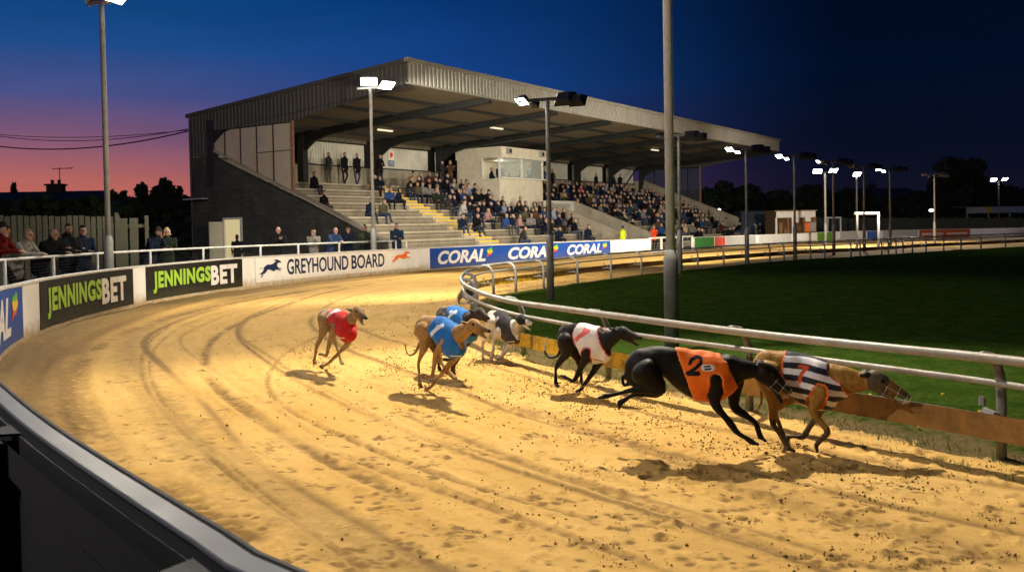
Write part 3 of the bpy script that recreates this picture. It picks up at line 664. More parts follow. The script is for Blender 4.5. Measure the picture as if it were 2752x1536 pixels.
# ------------------------------------------------------------------ infield grass sheet
P, nr, na = polar(2.6, 170, 420, 300, -14, 62)
inf = pip(P, infield_poly); di, si = near(P, INN, IS); di = np.where(inf, di, -di)
eg = .30 + (fbm(si / .5, di / .6, 31, 3) - .5) * .45
keep = di > .05
h = .012 + np.clip((di - eg) * .12, -.03, .03) + (fbm(P[:, 0] / .35, P[:, 1] / .35, 40, 3) - .5) * .035 + (fbm(P[:, 0] / 4, P[:, 1] / 4, 41, 2) - .5) * .05
idm = -np.ones(len(P), int); q = np.arange((nr - 1) * (na - 1)); i_, j_ = q // (na - 1), q % (na - 1); fa = i_ * na + j_
Fq = np.stack([fa, fa + 1, fa + na + 1, fa + na], 1); Fq = Fq[keep[Fq].all(1)][:, ::-1]
us = np.unique(Fq); idm[us] = np.arange(len(us))
m, nt, b = newmat('infield_turf')
n1 = noise_n(nt, 2.6, 7, .75); n2 = noise_n(nt, 18, 5, .8); n3 = noise_n(nt, 4.5, 4, .7)
c = mixc(nt, ramp(nt, n1, [(.35, 0.0), (.7, 1.0)]), (.018, .046, .005), (.06, .095, .016))
c = mixc(nt, ramp(nt, n2, [(.4, 0.0), (.75, 1.0)]), c, (.007, .014, .003))
e2 = mth(nt, 'ADD', N(nt, 'ShaderNodeAttribute', attribute_name='inside').outputs['Fac'], mth(nt, 'MULTIPLY', mth(nt, 'SUBTRACT', n3, .5), 1.4))
c = mixc(nt, ramp(nt, e2, [(.3, 1.0), (.75, 0.0)]), c, (.15, .11, .05))
L(nt, c, b.inputs['Base Color']); b.inputs['Roughness'].default_value = 1; b.inputs['Specular IOR Level'].default_value = 0; bump(nt, b, n2, .9, .04)
me = np_mesh('infield', np.c_[P, h][us], idm[Fq], m, True, dict(inside=di[us]))
tag(link('infield', me), kind='structure')
def blades(n, pick, hmin, hmax, col):
    V = []; Fc = []
    for _ in range(n):
        x, y, z = pick(); a = random.uniform(0, 6.28); hh = random.uniform(hmin, hmax); w = hh * .045 + .0012; lx, ly = math.cos(a) * w, math.sin(a) * w
        bx, by = random.gauss(0, .35) * hh, random.gauss(0, .35) * hh; k = len(V)
        V += [(x - lx, y - ly, z), (x + lx, y + ly, z), (x + bx, y + by, z + hh)]; Fc.append((k, k + 1, k + 2))
    return V, Fc
def pick_in():
    while True:
        s = random.uniform(2, 26); off = .12 + abs(random.gauss(0, 1)) * 1.5; p = inner(s, off, .005)
        if p.y > 3: return p
V, Fc = blades(34000, pick_in, .02, .065, None)
mg = surf('grass_blades', (.075, .17, .016), .7, 0, .7, 5, (.12, .12, .03), 0)
tag(link('grass', np_mesh('grass', V, Fc, mg, False)), 'short green grass along the inside of the running rail', 'grass', kind='stuff')
def pick_tuft():
    s = random.choice([random.gauss(6.9, .5), random.gauss(5.6, .6), random.gauss(9.5, 1.5), random.gauss(5.0, .7)]); p = inner(s, random.gauss(-.12, .07), .0); return p
V, Fc = blades(1300, pick_tuft, .012, .035, None)
tag(link('weeds', np_mesh('weeds', V, Fc, mg, False)), 'scrubby green weeds at the foot of the yellow kickboard', 'weeds', kind='stuff')
dd = MB()
for _ in range(46):
    p = inner(random.uniform(3.2, 9), random.uniform(.5, 2.6), .05)
    dd.tube([p + Vector((0, 0, random.uniform(-.02, .01))), p + Vector((0, 0, .022))], [.012, .015], 7)
tag(dd.build('dandelions', M['inkyellow']), 'small yellow dandelions dotted in the infield grass', 'flowers', kind='stuff')
# sand clods, thrown up and lying
V = []; Fc = []
def clod(p, r):
    k = len(V); 
    vs = [(1, 0, 0), (-1, 0, 0), (0, 1, 0), (0, -1, 0), (0, 0, 1), (0, 0, -1)]
    for a in vs: V.append(tuple(p[i] + a[i] * r * random.uniform(.6, 1.3) for i in range(3)))
    Fc.extend([(k + a, k + b_, k + c_) for a, b_, c_ in ((0, 2, 4), (2, 1, 4), (1, 3, 4), (3, 0, 4), (2, 0, 5), (1, 2, 5), (3, 1, 5), (0, 3, 5))])
for _ in range(17000):
    s = random.uniform(2, 40); p = inner(s, -abs(random.gauss(.9, 1.3)) - .25); 
    if p.y < 3.5: continue
    if vn2(np.array([p.x / .5]), np.array([p.y / .5]), 77)[0] < random.uniform(.3, .75): continue
    clod((p.x, p.y, .004), random.uniform(.003, .011) * (1 if random.random() < .93 else 1.7))
for _ in range(15000):
    px, py = random.uniform(1150, 2740), random.uniform(1010, 1530)
    if random.random() > (px - 900) / 1500: continue
    q = G(px, py)
    if vn2(np.array([q.x / .22]), np.array([q.y / .16]), 91)[0] < random.uniform(.55, .85): continue
    clod((q.x, q.y, .005), random.uniform(.002, .005) * random.choice([1, 1, 1, 1.9]))
lying = (V, Fc)
md = surf('loose_sand_clods', (.27, .165, .05), .95, 0, .6, 20, (.1, .06, .02), 0)
tag(link('sand_clods', np_mesh('sand_clods', V, Fc, md, False)), 'loose dark clods of sand lying along the dogs\' line', 'sand clods', kind='stuff')
V = []; Fc = []
for (px, py, n_, sx, sz) in ((862, 985, 40, .12, .05), (815, 960, 60, .12, .10), (1055, 1010, 120, .14, .16), (1146, 1050, 60, .12, .06), (1210, 1005, 60, .2, .08), (1322, 970, 110, .28, .07), (1290, 985, 60, .2, .03), (1551, 1058, 90, .25, .06), (1485, 1040, 110, .25, .12), (1560, 1130, 70, .08, .17), (1900, 1200, 60, .15, .05), (2100, 1205, 60, .12, .05), (1620, 1180, 60, .2, .05), (1790, 1150, 70, .15, .12), (2330, 1140, 30, .2, .05), (1700, 1095, 60, .2, .05)):
    g = G(px, py)
    for _ in range(int(n_ * 1.8)):
        x = random.gauss(0, sx); clod((g.x + x, g.y + random.gauss(0, sx * .6), max(.004, abs(random.gauss(0, sz * 1.25)) * (1 - min(1, abs(x) / (3 * sx))))), random.uniform(.003, .010))
tag(link('flying_sand', np_mesh('flying_sand', V, Fc, md, False)), 'sand and clods kicked up behind the running paws', 'flying sand', kind='stuff')
# base ground and terrace behind the wall
gm = concrete('dark_yard_ground', (.06, .058, .05), (.035, .035, .03))
b = MB(); b.add([(-260, -60, -.07), (260, -60, -.07), (260, 300, -.07), (-260, 300, -.07)], [(0, 1, 2, 3)]); tag(b.build('ground', gm), kind='structure')
b = MB(); b.strip([[outer(s, -.13, .12), outer(s, -8.5, .12)] for s in np.linspace(outer_s(20) - 3, outer_s(1860), 80)])
tag(b.build('spectator_terrace', M['concrete']), kind='structure')
# ------------------------------------------------------------------ outer wall
S0, SJ, S1 = 0.0, outer_s(20) - 4.0, OS[-1]
def wall(sa, sb, name, mat, mattop, label):
    b = MB(); n = max(2, int((sb - sa) / .35)); ss = np.linspace(sa, sb, n)
    t = [otop(s) for s in ss]
    b.strip([[outer(s, 0, -.03), outer(s, 0, z - .035), outer(s, -.10, z - .035), outer(s, -.10, -.03)] for s, z in zip(ss, t)])
    r = empty('trackside_wall', outer((sa + sb) / 2)); tag(r, label, 'wall')
    o = b.build('wall_panel', mat, r); o.matrix_parent_inverse = Matrix.Translation(-r.location)
    b = MB(); b.strip([[outer(s, .02, z - .035), outer(s, .02, z), outer(s, -.12, z), outer(s, -.12, z - .035), outer(s, .02, z - .035)] for s, z in zip(ss, t)])
    o = b.build('coping', mattop, r); o.matrix_parent_inverse = Matrix.Translation(-r.location); return r
gate0, gate1 = outer_s(1748), outer_s(1862)
wall(SJ, gate0, 'w', M['boardwhite'], M['white_metal'], 'long curved white trackside wall carrying the advertising boards')
wall(gate1, S1, 'w', M['boardwhite'], M['white_metal'], 'far white trackside wall beyond the gate, running to the distance')
# near dark barrier with its flat metal capping
r = empty('metal_barrier', outer(8)); tag(r, 'dark metal barrier with flat grey capping rail at the near corner', 'barrier')
INV = lambda o, r_: (setattr(o, 'matrix_parent_inverse', Matrix.Translation(-r_.location)), o)[1]
ss = np.linspace(0, SJ + .01, 90)
dk = surf('dark_blue_barrier_sheet', (.008, .010, .013), .7, 0, .4, 3)
capm = surf('brushed_grey_capping', (.07, .082, .10), .5, 0, .5, 3, (.09, .10, .11), 0)
b = MB(); b.strip([[outer(s, .0, .98 - .03), outer(s, .0, .977), outer(s, -.004, .985), outer(s, -.066, .985), outer(s, -.069, .981), outer(s, -.069, .972)] for s in ss]); INV(b.build('capping_rail', capm, r), r)
b = MB(); b.tube([outer(s, .012, .978) for s in ss], .011, 6); INV(b.build('edge_trim', dk, r), r)

b = MB(); b.strip([[outer(s, -.02, -.03), outer(s, -.02, .955), outer(s, -.10, .955), outer(s, -.10, -.03)] for s in ss]); INV(b.build('barrier_sheet', dk, r), r)
b = MB(); b.strip([[outer(s, -.105, .80), outer(s, -.135, .80), outer(s, -.135, .925)] for s in ss]); INV(b.build('stiffener', dk, r), r)
s_of = lambda px, py: min(np.linspace(1, SJ, 600), key=lambda s: (outer(s, -.09, .98) - G(px, py, .98)).length)
for s in (s_of(585, 1500), s_of(45, 1143), s_of(45, 1143) + 2.2, s_of(585, 1500) - 2.0):
    p = outer(s, -.14, .46); d = (outer(s + .1) - outer(s)).normalized(); nn = Vector((-d.y, d.x, 0))
    b = MB(); b.box(p, (.06, .07, .92), (d, nn, Vector((0, 0, 1)))); INV(b.build('post', dk, r, bevel=.006), r)
    if s > 0: b = MB(); b.hexa([outer(s - .09, -.095, .955), outer(s + .10, -.095, .955), outer(s + .02, -.30, .955)], [outer(s - .09, -.095, .965), outer(s + .10, -.095, .965), outer(s + .02, -.30, .965)]); INV(b.build('gusset_plate', dk, r), r)
# ------------------------------------------------------------------ lettering bent to the wall
def txt(s, size, bold=0.0, shear=0.0, sp=1.0):
    cu = bpy.data.curves.new('t', 'FONT'); cu.body = s; cu.size = size; cu.offset = bold; cu.shear = shear; cu.space_character = sp; cu.resolution_u = 4
    o = bpy.data.objects.new('t', cu); C.objects.link(o); dg = bpy.context.evaluated_depsgraph_get(); dg.update()
    me = bpy.data.meshes.new_from_object(o.evaluated_get(dg)); bpy.data.objects.remove(o); return me
def place(me_or_pts, name, mat, parent, sa, sb, z0, z1, off=.022, fs=None):
    """maps flat art to the wall between arc lengths sa..sb and heights z0..z1 (z may be functions of s)"""
    if fs is None: vs = [v.co.copy() for v in me_or_pts.vertices]; fs = [tuple(p.vertices) for p in me_or_pts.polygons]
    else: vs = [Vector((*p, 0)) for p in me_or_pts]
    x0, x1 = min(v.x for v in vs), max(v.x for v in vs); y0, y1 = min(v.y for v in vs), max(v.y for v in vs)
    # the wall runs away to the right, seen from the track arc length grows to the right
    out = []
    for v in vs:
        s = sa + (v.x - x0) / (x1 - x0) * (sb - sa); t = (v.y - y0) / (y1 - y0); a = z0(s) if callable(z0) else z0; c_ = z1(s) if callable(z1) else z1
        out.append(outer(s, off, a + (c_ - a) * t))
    me = bpy.data.meshes.new(name); me.from_pydata(out, [], fs); me.materials.append(mat); me.update()
    o = link(name, me, parent); INV(o, parent)
    so_ = o.modifiers.new('s', 'SOLIDIFY'); so_.thickness = .004; so_.offset = 0
    return o
def board(pa, pb, mat, label, zl=.10, zt=-.045, name='advertising_board', arc=False, edge=None):
    sa, sb = (pa, pb) if arc else (outer_s(pa), outer_s(pb)); r = empty(name, outer((sa + sb) / 2)); tag(r, label, 'advertising board', 'advertising boards on the trackside wall')
    ss = np.linspace(sa, sb, max(2, int((sb - sa) / .4)))
    b = MB(); b.strip([[outer(s, .002, zl), outer(s, .014, zl), outer(s, .014, otop(s) + zt), outer(s, .002, otop(s) + zt)] for s in ss])
    b.add([outer(sa, .002, zl), outer(sa, .014, zl), outer(sa, .014, otop(sa) + zt), outer(sa, .002, otop(sa) + zt)], [(0, 1, 2, 3)])
    b.add([outer(sb, .002, zl), outer(sb, .014, zl), outer(sb, .014, otop(sb) + zt), outer(sb, .002, otop(sb) + zt)], [(3, 2, 1, 0)])
    o = INV(b.build('panel', mat, r), r)
    if edge:
        b = MB(); zz = lambda s: otop(s) + zt
        for q in ([(sa, zl), (sb, zl)], [(sa, zl), (sa, None)], [(sa, None), (sb, None)]):
            pts = [outer(s, .017, (zl if z is not None else zz(s))) for (s, z) in ([(q[0][0] + (q[1][0] - q[0][0]) * k / 12, q[0][1] if k < 12 else q[1][1]) for k in range(13)] if q[0][0] != q[1][0] else q)]
            b.tube(pts, .004, 5)
        INV(b.build('edge_trim', edge, r), r)
    return r, sa, sb
mark_g = [(.1, .62), (.35, .95), (.45, .8), (.75, 1.0), (.95, .9), (.9, .72), (.5, .66), (.3, .72)]
mark_y = [(.18, .62), (.32, .72), (.5, .68), (.9, .72), (1.0, .55), (.85, .38), (.5, .34), (.28, .38)]
mark_r = [(.28, .37), (.5, .34), (.82, .36), (.7, .16), (.45, .2), (.1, .0), (.18, .2)]
def coral(r, sa, sb, z0, z1, mark=True, text=True):
    w = sb - sa
    if text: place(txt('CORAL', 1, .036, .25), 'lettering', M['inkwhite'], r, sa, sa + w * (.86 if mark else 1), z0, z1)
    if mark:
        h = (lambda s: (z1(s) if callable(z1) else z1)); mw = w * .13; ms = sa + w * .87
        zb, zh = (z0(ms) if callable(z0) else z0), h(ms)
        for nm, pts, mt in (('emblem', mark_g, M['inkgreen']), ('emblem', mark_y, M['inkyellow']), ('emblem', mark_r, M['inkred'])):
            xs = [p[0] for p in pts]; ys = [p[1] for p in pts]
            e0, e1 = zb + (zh - zb) * .33, zh + (zh - zb) * .09
            place(pts, nm, mt, r, ms + mw * min(xs), ms + mw * max(xs), e0 + (e1 - e0) * min(ys), e0 + (e1 - e0) * max(ys), .022, [tuple(range(len(pts)))])
r, sa, sb = board(-260, 61, M['boardblue'], 'blue board at the frame edge showing the end of the word CORAL', .10)
coral(r, outer_s(-1.0) - 2.75, outer_s(47), lambda s: .24, lambda s: otop(s) - .16)
for (a, b_, t0, t1, lab) in ((108, 357, 125, 340, 'black JENNINGSBET board beside the blue board, nearer one of the pair'), (394, 650, 411, 637, 'black JENNINGSBET board next to the white greyhound board')):
    r, sa, sb = board(a, b_, M['boardblack'], lab, .10)
    s0, s1 = outer_s(t0), outer_s(t1); sm = s0 + (s1 - s0) * .70
    place(txt('JENNINGS', 1, .045, 0, 1.12), 'lettering', M['lime'], r, s0, sm - .01, lambda s: .24, lambda s: otop(s) - .17)
    place(txt('BET', 1, .045, 0, 1.12), 'lettering', M['inkwhite'], r, sm + .01, s1, lambda s: .24, lambda s: otop(s) - .17)
r, sa, sb = board(686, 1125, M['boardgb'], 'white GREYHOUND BOARD sign with a navy and an orange running dog', .16, -.04, edge=M['inkgrey'])
place(txt('GREYHOUND', 1, .018), 'lettering', M['navy'], r, outer_s(771), outer_s(937), lambda s: .31, lambda s: otop(s) - .13)
place(txt('BOARD', 1, .018), 'lettering', M['navy'], r, outer_s(946), outer_s(1033), lambda s: .31, lambda s: otop(s) - .13)
run = [(0, .54), (.06, .50), (.14, .50), (.22, .56), (.30, .66), (.37, .72), (.52, .70), (.64, .76), (.72, .86), (.74, .92), (.64, .94), (.63, .90), (.72, .98), (.84, .95), (.98, .82), (.94, .76), (.84, .78), (.80, .72), (.79, .60), (.84, .48), (.98, .44), (1.0, .40), (.96, .40), (.84, .42), (.96, .30), (.94, .27), (.78, .40), (.72, .36), (.62, .30), (.52, .38), (.40, .44), (.30, .30), (.24, .20), (.20, .22), (.12, .0), (.08, .02), (.14, .20), (.04, .16), (.02, .20), (.16, .34), (.20, .44), (.26, .62), (.18, .54), (.08, .53)]
def pgon(pts):
    from mathutils.geometry import tessellate_polygon
    return [tuple(t) for t in tessellate_polygon([[Vector((x, y, 0)) for x, y in pts]])]
rf = pgon(run)
place(run, 'emblem', M['navy'], r, outer_s(697), outer_s(758), .30, otop(outer_s(720)) - .12, .022, rf)
place(run, 'emblem', M['inkorange'], r, outer_s(1051), outer_s(1104), .40, otop(outer_s(1080)) - .10, .022, rf)
r, sa, sb = board(1157, 1640, M['boardblue'], 'long blue board reading CORAL three times below the stand steps', .05, -.02)
for a, b_ in ((1175, 1323), (1366, 1500), (1524, 1630)):
    coral(r, outer_s(a), outer_s(b_), lambda s: .20, lambda s: otop(s) - .15)
plain = lambda *c_: surf('board_print', c_, .55, 0, .2)
for (a, b_, col, lab, w_) in ((1868, 1920, (.05, .22, .05), 'green board just past the white gate', None), (1921, 1950, (.5, .12, .09), 'small red board with pale bars past the green board', 'III'), (1951, 2030, (.35, .35, .33), 'grey board with pale lettering past the small red board', None),
        (2040, 2128, (.5, .5, .47), 'pale board with faint grey script in front of the kiosk', None), (2196, 2215, (.12, .3, .03), 'lime green board beyond the kiosk', None), (2222, 2243, (.12, .3, .03), 'second lime green board beyond the kiosk, next to the red post', None), (2258, 2300, (.5, .48, .42), 'cream board between the lime boards and the goal', None), (2330, 2358, (.06, .14, .4), 'blue board behind the nearer goal posts', None),
        (2372, 2466, (.5, .48, .44), 'grey lettered pale board left of the orange one', None), (2470, 2608, (.50, .10, .03), 'long orange red board with pale lettering at the far side', 'w')):
    r, sa, sb = board(a, b_, plain(*col), lab, .06, -.03)
    if w_ == 'w':
        for q0, q1 in ((2480, 2535), (2545, 2600)):
            b = MB(); s0, s1 = outer_s(q0), outer_s(q1)
            for k in range(9):
                s = s0 + (s1 - s0) * k / 8.5; b.box(outer(s, .025, .42), ((s1 - s0) / 12, .01, .16), ((outer(s + .1) - outer(s)).normalized(), Vector((0, 1, 0)), Vector((0, 0, 1))))
            INV(b.build('faded_lettering', M['inkwhite'], r), r)
    if w_ == 'III':
        for k in range(3):
            s = sa + (sb - sa) * (k + .5) / 3; b = MB(); b.box(outer(s, .02, .42), (.25, .01, .35), ((outer(s + .1) - outer(s)).normalized(), Vector((0, 1, 0)), Vector((0, 0, 1)))); INV(b.build('bar', M['inkred'], r), r)
# gate in the wall
r = empty('white_gate', outer((gate0 + gate1) / 2)); tag(r, 'white railed gate in the trackside wall past the long blue board', 'gate')
for k in range(5):
    s = gate0 + (gate1 - gate0) * k / 4; b = MB(); b.box(outer(s, -.05, .42), (.12, .10, .9)); INV(b.build('post', M['white_metal'], r), r)
for z in (.84, .05):
    b = MB(); b.tube([outer(s, -.05, z) for s in np.linspace(gate0, gate1, 8)], .05, 6); INV(b.build('rail', M['white_metal'], r), r)
# ------------------------------------------------------------------ spectators' handrail with mesh
r = empty('handrail', outer(outer_s(500), -1.3)); tag(r, 'white tubular handrail with dark mesh that the spectators lean on', 'handrail')
hr0, hr1 = SJ + 1.0, outer_s(1135)
hz = lambda s: 1.25 - .06 * (s - hr0) / (hr1 - hr0)
OFFR = -1.25
ss = np.linspace(hr0, hr1, 90)
b = MB(); b.tube([outer(s, OFFR, hz(s)) for s in ss], .03, 8); INV(b.build('top_rail', M['white_metal'], r, True), r)
meshm = surf('dark_wire_mesh', (.015, .018, .02), .6, .2, 0)
b = MB()
for z in np.linspace(.2, 1.1, 15): b.tube([outer(s, OFFR, z) for s in ss], .004, 3, False)
INV(b.build('wire_mesh', meshm, r), r)
hp = [13, 144, 261, 403, 545, 700, 800, 912, 1000, 1112]
for px in hp:
    best = min(np.linspace(hr0, hr1, 500), key=lambda s: abs(proj(outer(s, OFFR, 1.1))[0] - px))
    b = MB(); b.tube([outer(best, OFFR, .1), outer(best, OFFR, hz(best))], .034, 8); INV(b.build('post', M['white_metal'], r, True), r)
e = outer(outer_s(1150), -1.0); b = MB(); b.tube([e + Vector((0, 0, .1)), e + Vector((0, 0, 1.2))], .035, 8)
tag(b.build('short_post', M['white_metal']), 'lone white post just past the end of the handrail', 'post')
# ------------------------------------------------------------------ running rail round the infield
r = empty('running_rail', inner(5)); tag(r, 'pale tubular running rail curving round the infield on hooped posts', 'running rail')
ss = np.linspace(0.3, IS[-1] - 2, 420)
b = MB(); b.tube([inner(s, 0, .75 + .006 * math.sin(s * 1.3)) for s in ss], .035, 12); INV(b.build('top_rail', M['rail'], r, True), r)
b = MB(); b.tube([inner(s, .03, .585 + .006 * math.sin(s * .9)) for s in ss], .024, 8); INV(b.build('lower_rail', M['rail'], r, True), r)
sks = [0.6, 2.9]; 
def s_inner(px, lo, hi):
    return min(np.linspace(lo, hi, 900), key=lambda s: abs(proj(inner(s, .12, .4))[0] - px))
s_tip = s_inner(1235, IS[-1] * .1, IS[-1] * .3)
posts = [s_inner(px, 0, s_tip) for px in (2660, 1985, 1605, 1380)] + [s_tip - .3, s_tip + 1.6] + [s_inner(px, s_tip + 1, IS[-1]) for px in (1310, 1372, 1450, 1541, 1632, 1714, 1790, 1867, 1935, 2000, 2062, 2100, 2172, 2210, 2280, 2305, 2362, 2380, 2400, 2420, 2445, 2482, 2530, 2575, 2630, 2695)]
for s in posts:
    pts = [inner(s, .26, -.05), inner(s, .26, .45), inner(s, .25, .58), inner(s, .21, .68), inner(s, .14, .745), inner(s, .04, .765), inner(s, -.01, .76)]
    b = MB(); b.tube(pts, [.036, .034, .033, .033, .032, .03, .028], 9); INV(b.build('post', M['galv'] if s > s_tip - 1 else M['railgrey'], r, True), r)
    b = MB(); b.tube([inner(s, .27, .33), inner(s, -.06, .33)], .014, 6); b.tube([inner(s - .03, .12, .34), inner(s + .05, .12, .36)], .03, 6); b.tube([inner(s, .02, .42), inner(s, .02, .48)], .022, 6); INV(b.build('bracket', M['galv'], r), r)
zk = lambda s: .005 * math.sin(s * .7)
for k, (sa, sb) in enumerate(zip(np.arange(.3, IS[-1] - 6, 3.0), np.arange(3.3, IS[-1] - 3, 3.0))):
    q = np.linspace(sa + .008, sb - .008, 8)
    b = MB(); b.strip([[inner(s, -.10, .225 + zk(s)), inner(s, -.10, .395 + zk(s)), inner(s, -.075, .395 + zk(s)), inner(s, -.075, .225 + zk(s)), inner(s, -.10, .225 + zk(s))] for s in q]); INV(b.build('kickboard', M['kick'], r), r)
# guide wheel at the tip of the bend
g = AT(1263, 803, 17.6); g.z = 0
r = empty('hare_wheel', g); tag(r, 'round metal guide wheel on a stubby post at the tip of the rail', 'guide wheel')
b = MB(); n_ = 24
ring = [Vector((math.cos(t) * .15, .0, .42 + math.sin(t) * .15)) for t in np.linspace(0, 2 * math.pi, n_ + 1)]
b.tube(ring, .028, 8, False); b.build('rim', M['galv'], r, True)
b = MB(); b.tube([(0, -.03, .42), (0, .05, .42)], .085, 12); b.build('hub', M['steel'], r)
b = MB(); [b.tube([(0, .0, .42), (math.cos(t) * .15, 0, .42 + math.sin(t) * .15)], .012, 5) for t in (0, 1.05, 2.1, 3.14, 4.2, 5.2)]; b.build('spoke', M['galv'], r)
b = MB(); b.tube([(0.05, .06, -.02), (0.05, .06, .5)], .05, 10); b.build('post', M['galv'], r, True)
# ------------------------------------------------------------------ grandstand (s along the front, t back from the roof edge, h up)
_d = ray(3015, 574); D1 = Vector((_d.x, _d.y, 0)).normalized(); D2 = Vector((-D1.y, D1.x, 0)); _c = AT(1095, 160, 36.0)
UZ = Vector((0, 0, 1))
def S(s, t, h=0.0): return Vector((_c.x, _c.y, 0)) + D1 * s + D2 * t + UZ * h
AX = (D1, D2, UZ)
NT, T0, GO, RI_ = 11, 1.9, .93, .375
LEN = 47.0; BAY = 5.85
TB = 13.3
def tier_h(k): return RI_ * k
def tier_t(k): return T0 + (k - 1) * GO          # front edge of tier k (1..NT)
gs = empty('grandstand', S(0, 0)); tag(gs, 'long covered grandstand with concrete terracing and grey steel roof', 'grandstand')
def gp(b, name, mat, smooth=False, bevel=0): return INV(b.build(name, mat, gs, smooth, bevel=bevel), gs)
roof_h = lambda t: 8.47 - t * (8.47 - 7.4) / 14.1
V1s, V2s = 22.2, 25.9                              # stairwell
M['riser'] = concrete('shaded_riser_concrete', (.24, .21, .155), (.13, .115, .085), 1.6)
b = MB(); rs_ = MB()
def tiers(sa, sb, k0=1):
    for k in range(k0, NT + 1):
        t0 = tier_t(k); t1 = tier_t(k + 1) if k < NT else TB; h = tier_h(k); hb = tier_h(k - 1) - .02 if k > k0 else -.02
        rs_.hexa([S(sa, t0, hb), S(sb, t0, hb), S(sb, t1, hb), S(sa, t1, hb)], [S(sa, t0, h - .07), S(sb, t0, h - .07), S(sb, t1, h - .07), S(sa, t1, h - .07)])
        n = max(1, round((sb - sa) / 2.4)); 
        for j in range(n):
            a0 = sa + (sb - sa) * j / n + .02; a1 = sa + (sb - sa) * (j + 1) / n - .02
            b.hexa([S(a0, t0 - .035, h - .069), S(a1, t0 - .035, h - .069), S(a1, t1 - .05, h - .069), S(a0, t1 - .05, h - .069)], [S(a0, t0 - .035, h), S(a1, t0 - .035, h), S(a1, t1 - .05, h), S(a0, t1 - .05, h)])
            b.hexa([S(a0, t0 - .02, h - .215), S(a1, t0 - .02, h - .215), S(a1, t0, h - .215), S(a0, t0, h - .215)], [S(a0, t0 - .02, h - .195), S(a1, t0 - .02, h - .195), S(a1, t0, h - .195), S(a0, t0, h - .195)])
tiers(.35, 9.4); tiers(11.2, V1s); tiers(V2s + .2, LEN - .35)
KV = 6; tiers(V1s + .2, V2s, KV + 1)
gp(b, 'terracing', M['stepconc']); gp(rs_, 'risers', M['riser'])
# aisle with yellow edges
def aisle(s0, s1):
    b = MB(); y = MB()
    for i in range(2 * NT):
        t0 = T0 - .2 + i * GO / 2; h = RI_ * (i + 1) / 2; t1 = TB if i == 2 * NT - 1 else t0 + GO / 2
        b.hexa([S(s0, t0, -.02), S(s1, t0, -.02), S(s1, t1, -.02), S(s0, t1, -.02)], [S(s0, t0, h), S(s1, t0, h), S(s1, t1, h), S(s0, t1, h)])
        y.hexa([S(s0 + .03, t0 - .012, h - .06), S(s1 - .03, t0 - .012, h - .06), S(s1 - .03, t0 + .22, h - .06), S(s0 + .03, t0 + .22, h - .06)], [S(s0 + .03, t0 - .012, h + .006), S(s1 - .03, t0 - .012, h + .006), S(s1 - .03, t0 + .22, h + .006), S(s0 + .03, t0 + .22, h + .006)])
    o = gp(b, 'stairs', M['stepconc']); y.build('yellow_edging', M['yellow'], o)
aisle(9.4, 11.2)
# stairwell walls
for s_ in (V1s, V2s):
    b = MB(); tt = [T0 - .1, T0 + .2, 7.6, 7.6]
    b.hexa([S(s_, 1.7, -.02), S(s_, 7.5, -.02), S(s_, 7.5, 3.3), S(s_, 1.7, 1.05)], [S(s_ + .2, 1.7, -.02), S(s_ + .2, 7.5, -.02), S(s_ + .2, 7.5, 3.3), S(s_ + .2, 1.7, 1.05)])
    gp(b, 'stairwell_wall', M['concrete'], bevel=.02)
b = MB(); b.box((S((V1s + V2s) / 2 + .1, 7.6, 2.5 + .25)), (V2s - V1s + .2, .18, 1.1), AX); gp(b, 'stairwell_lintel', M['panel_light'])
b = MB(); b.box(S((V1s + V2s) / 2 + .1, 7.5, 1.1), (V2s - V1s, .1, 2.2), AX); gp(b, 'stairwell_back', M['concrete'])
b = MB(); b.box(S(24.4, 7.48, 2.95), (1.7, .03, .32), AX); sg = b.build('stairwell_sign', M['inkgrey']); tag(sg, 'pale rectangular sign over the opening of the stairwell', 'sign')
# low end walls with sloping top
par = lambda t: (t - T0) * RI_ / GO + 1.3
for s0, mt in ((0.0, M['darkbrick']), (LEN - .3, M['concrete'])):
    b = MB(); pts = [(1.5, -.05), (14.1, -.05), (14.1, 5.3 if s0 == 0 else par(12.5)), (12.6, 5.3 if s0 == 0 else par(12.5)), (1.5, par(1.5))]
    b.hexa([S(s0, t, h) for t, h in pts], [S(s0 + .3, t, h) for t, h in pts]); gp(b, 'end_wall', mt)
    b = MB(); b.hexa([S(s0 - .04, 1.45, par(1.45)), S(s0 + .36, 1.45, par(1.45)), S(s0 + .36, 12.6, par(12.6)), S(s0 - .04, 12.6, par(12.6))], [S(s0 - .04, 1.45, par(1.45) + .1), S(s0 + .36, 1.45, par(1.45) + .1), S(s0 + .36, 12.6, par(12.6) + .1), S(s0 - .04, 12.6, par(12.6) + .1)]); gp(b, 'wall_coping', M['concrete'])
def corr(b, p0, p1, h0a, h1a, h0b, h1b, nrm, pitch=.25, dep=.035):
    """corrugated sheet from p0 to p1 (ground points), bottom/top heights at both ends"""
    Ln = (p1 - p0).length; n = int(Ln / pitch); prof = [(0, 0), (.30, 0), (.42, 1), (.88, 1)]
    rows = []
    for i in range(n + 1):
        for f_, d_ in prof:
            x = (i + f_) * pitch
            if x > Ln: break
            k = x / Ln; q = p0.lerp(p1, k) + nrm * (dep * d_); rows.append([q + UZ * (h0a + (h0b - h0a) * k), q + UZ * (h1a + (h1b - h1a) * k)])
    b.strip(rows)
FB = lambda t: 7.5 - t * (7.5 - 6.5) / 7.0 if t < 7 else 6.5
# front fascia
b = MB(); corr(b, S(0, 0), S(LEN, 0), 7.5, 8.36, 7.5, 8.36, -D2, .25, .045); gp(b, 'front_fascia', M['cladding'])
b = MB(); b.box(S(LEN / 2, -.03, 8.42), (LEN + .3, .2, .16), AX); b.box(S(LEN / 2, .0, 7.49), (LEN + .1, .14, .05), AX); gp(b, 'front_flashing', M['cladding'])
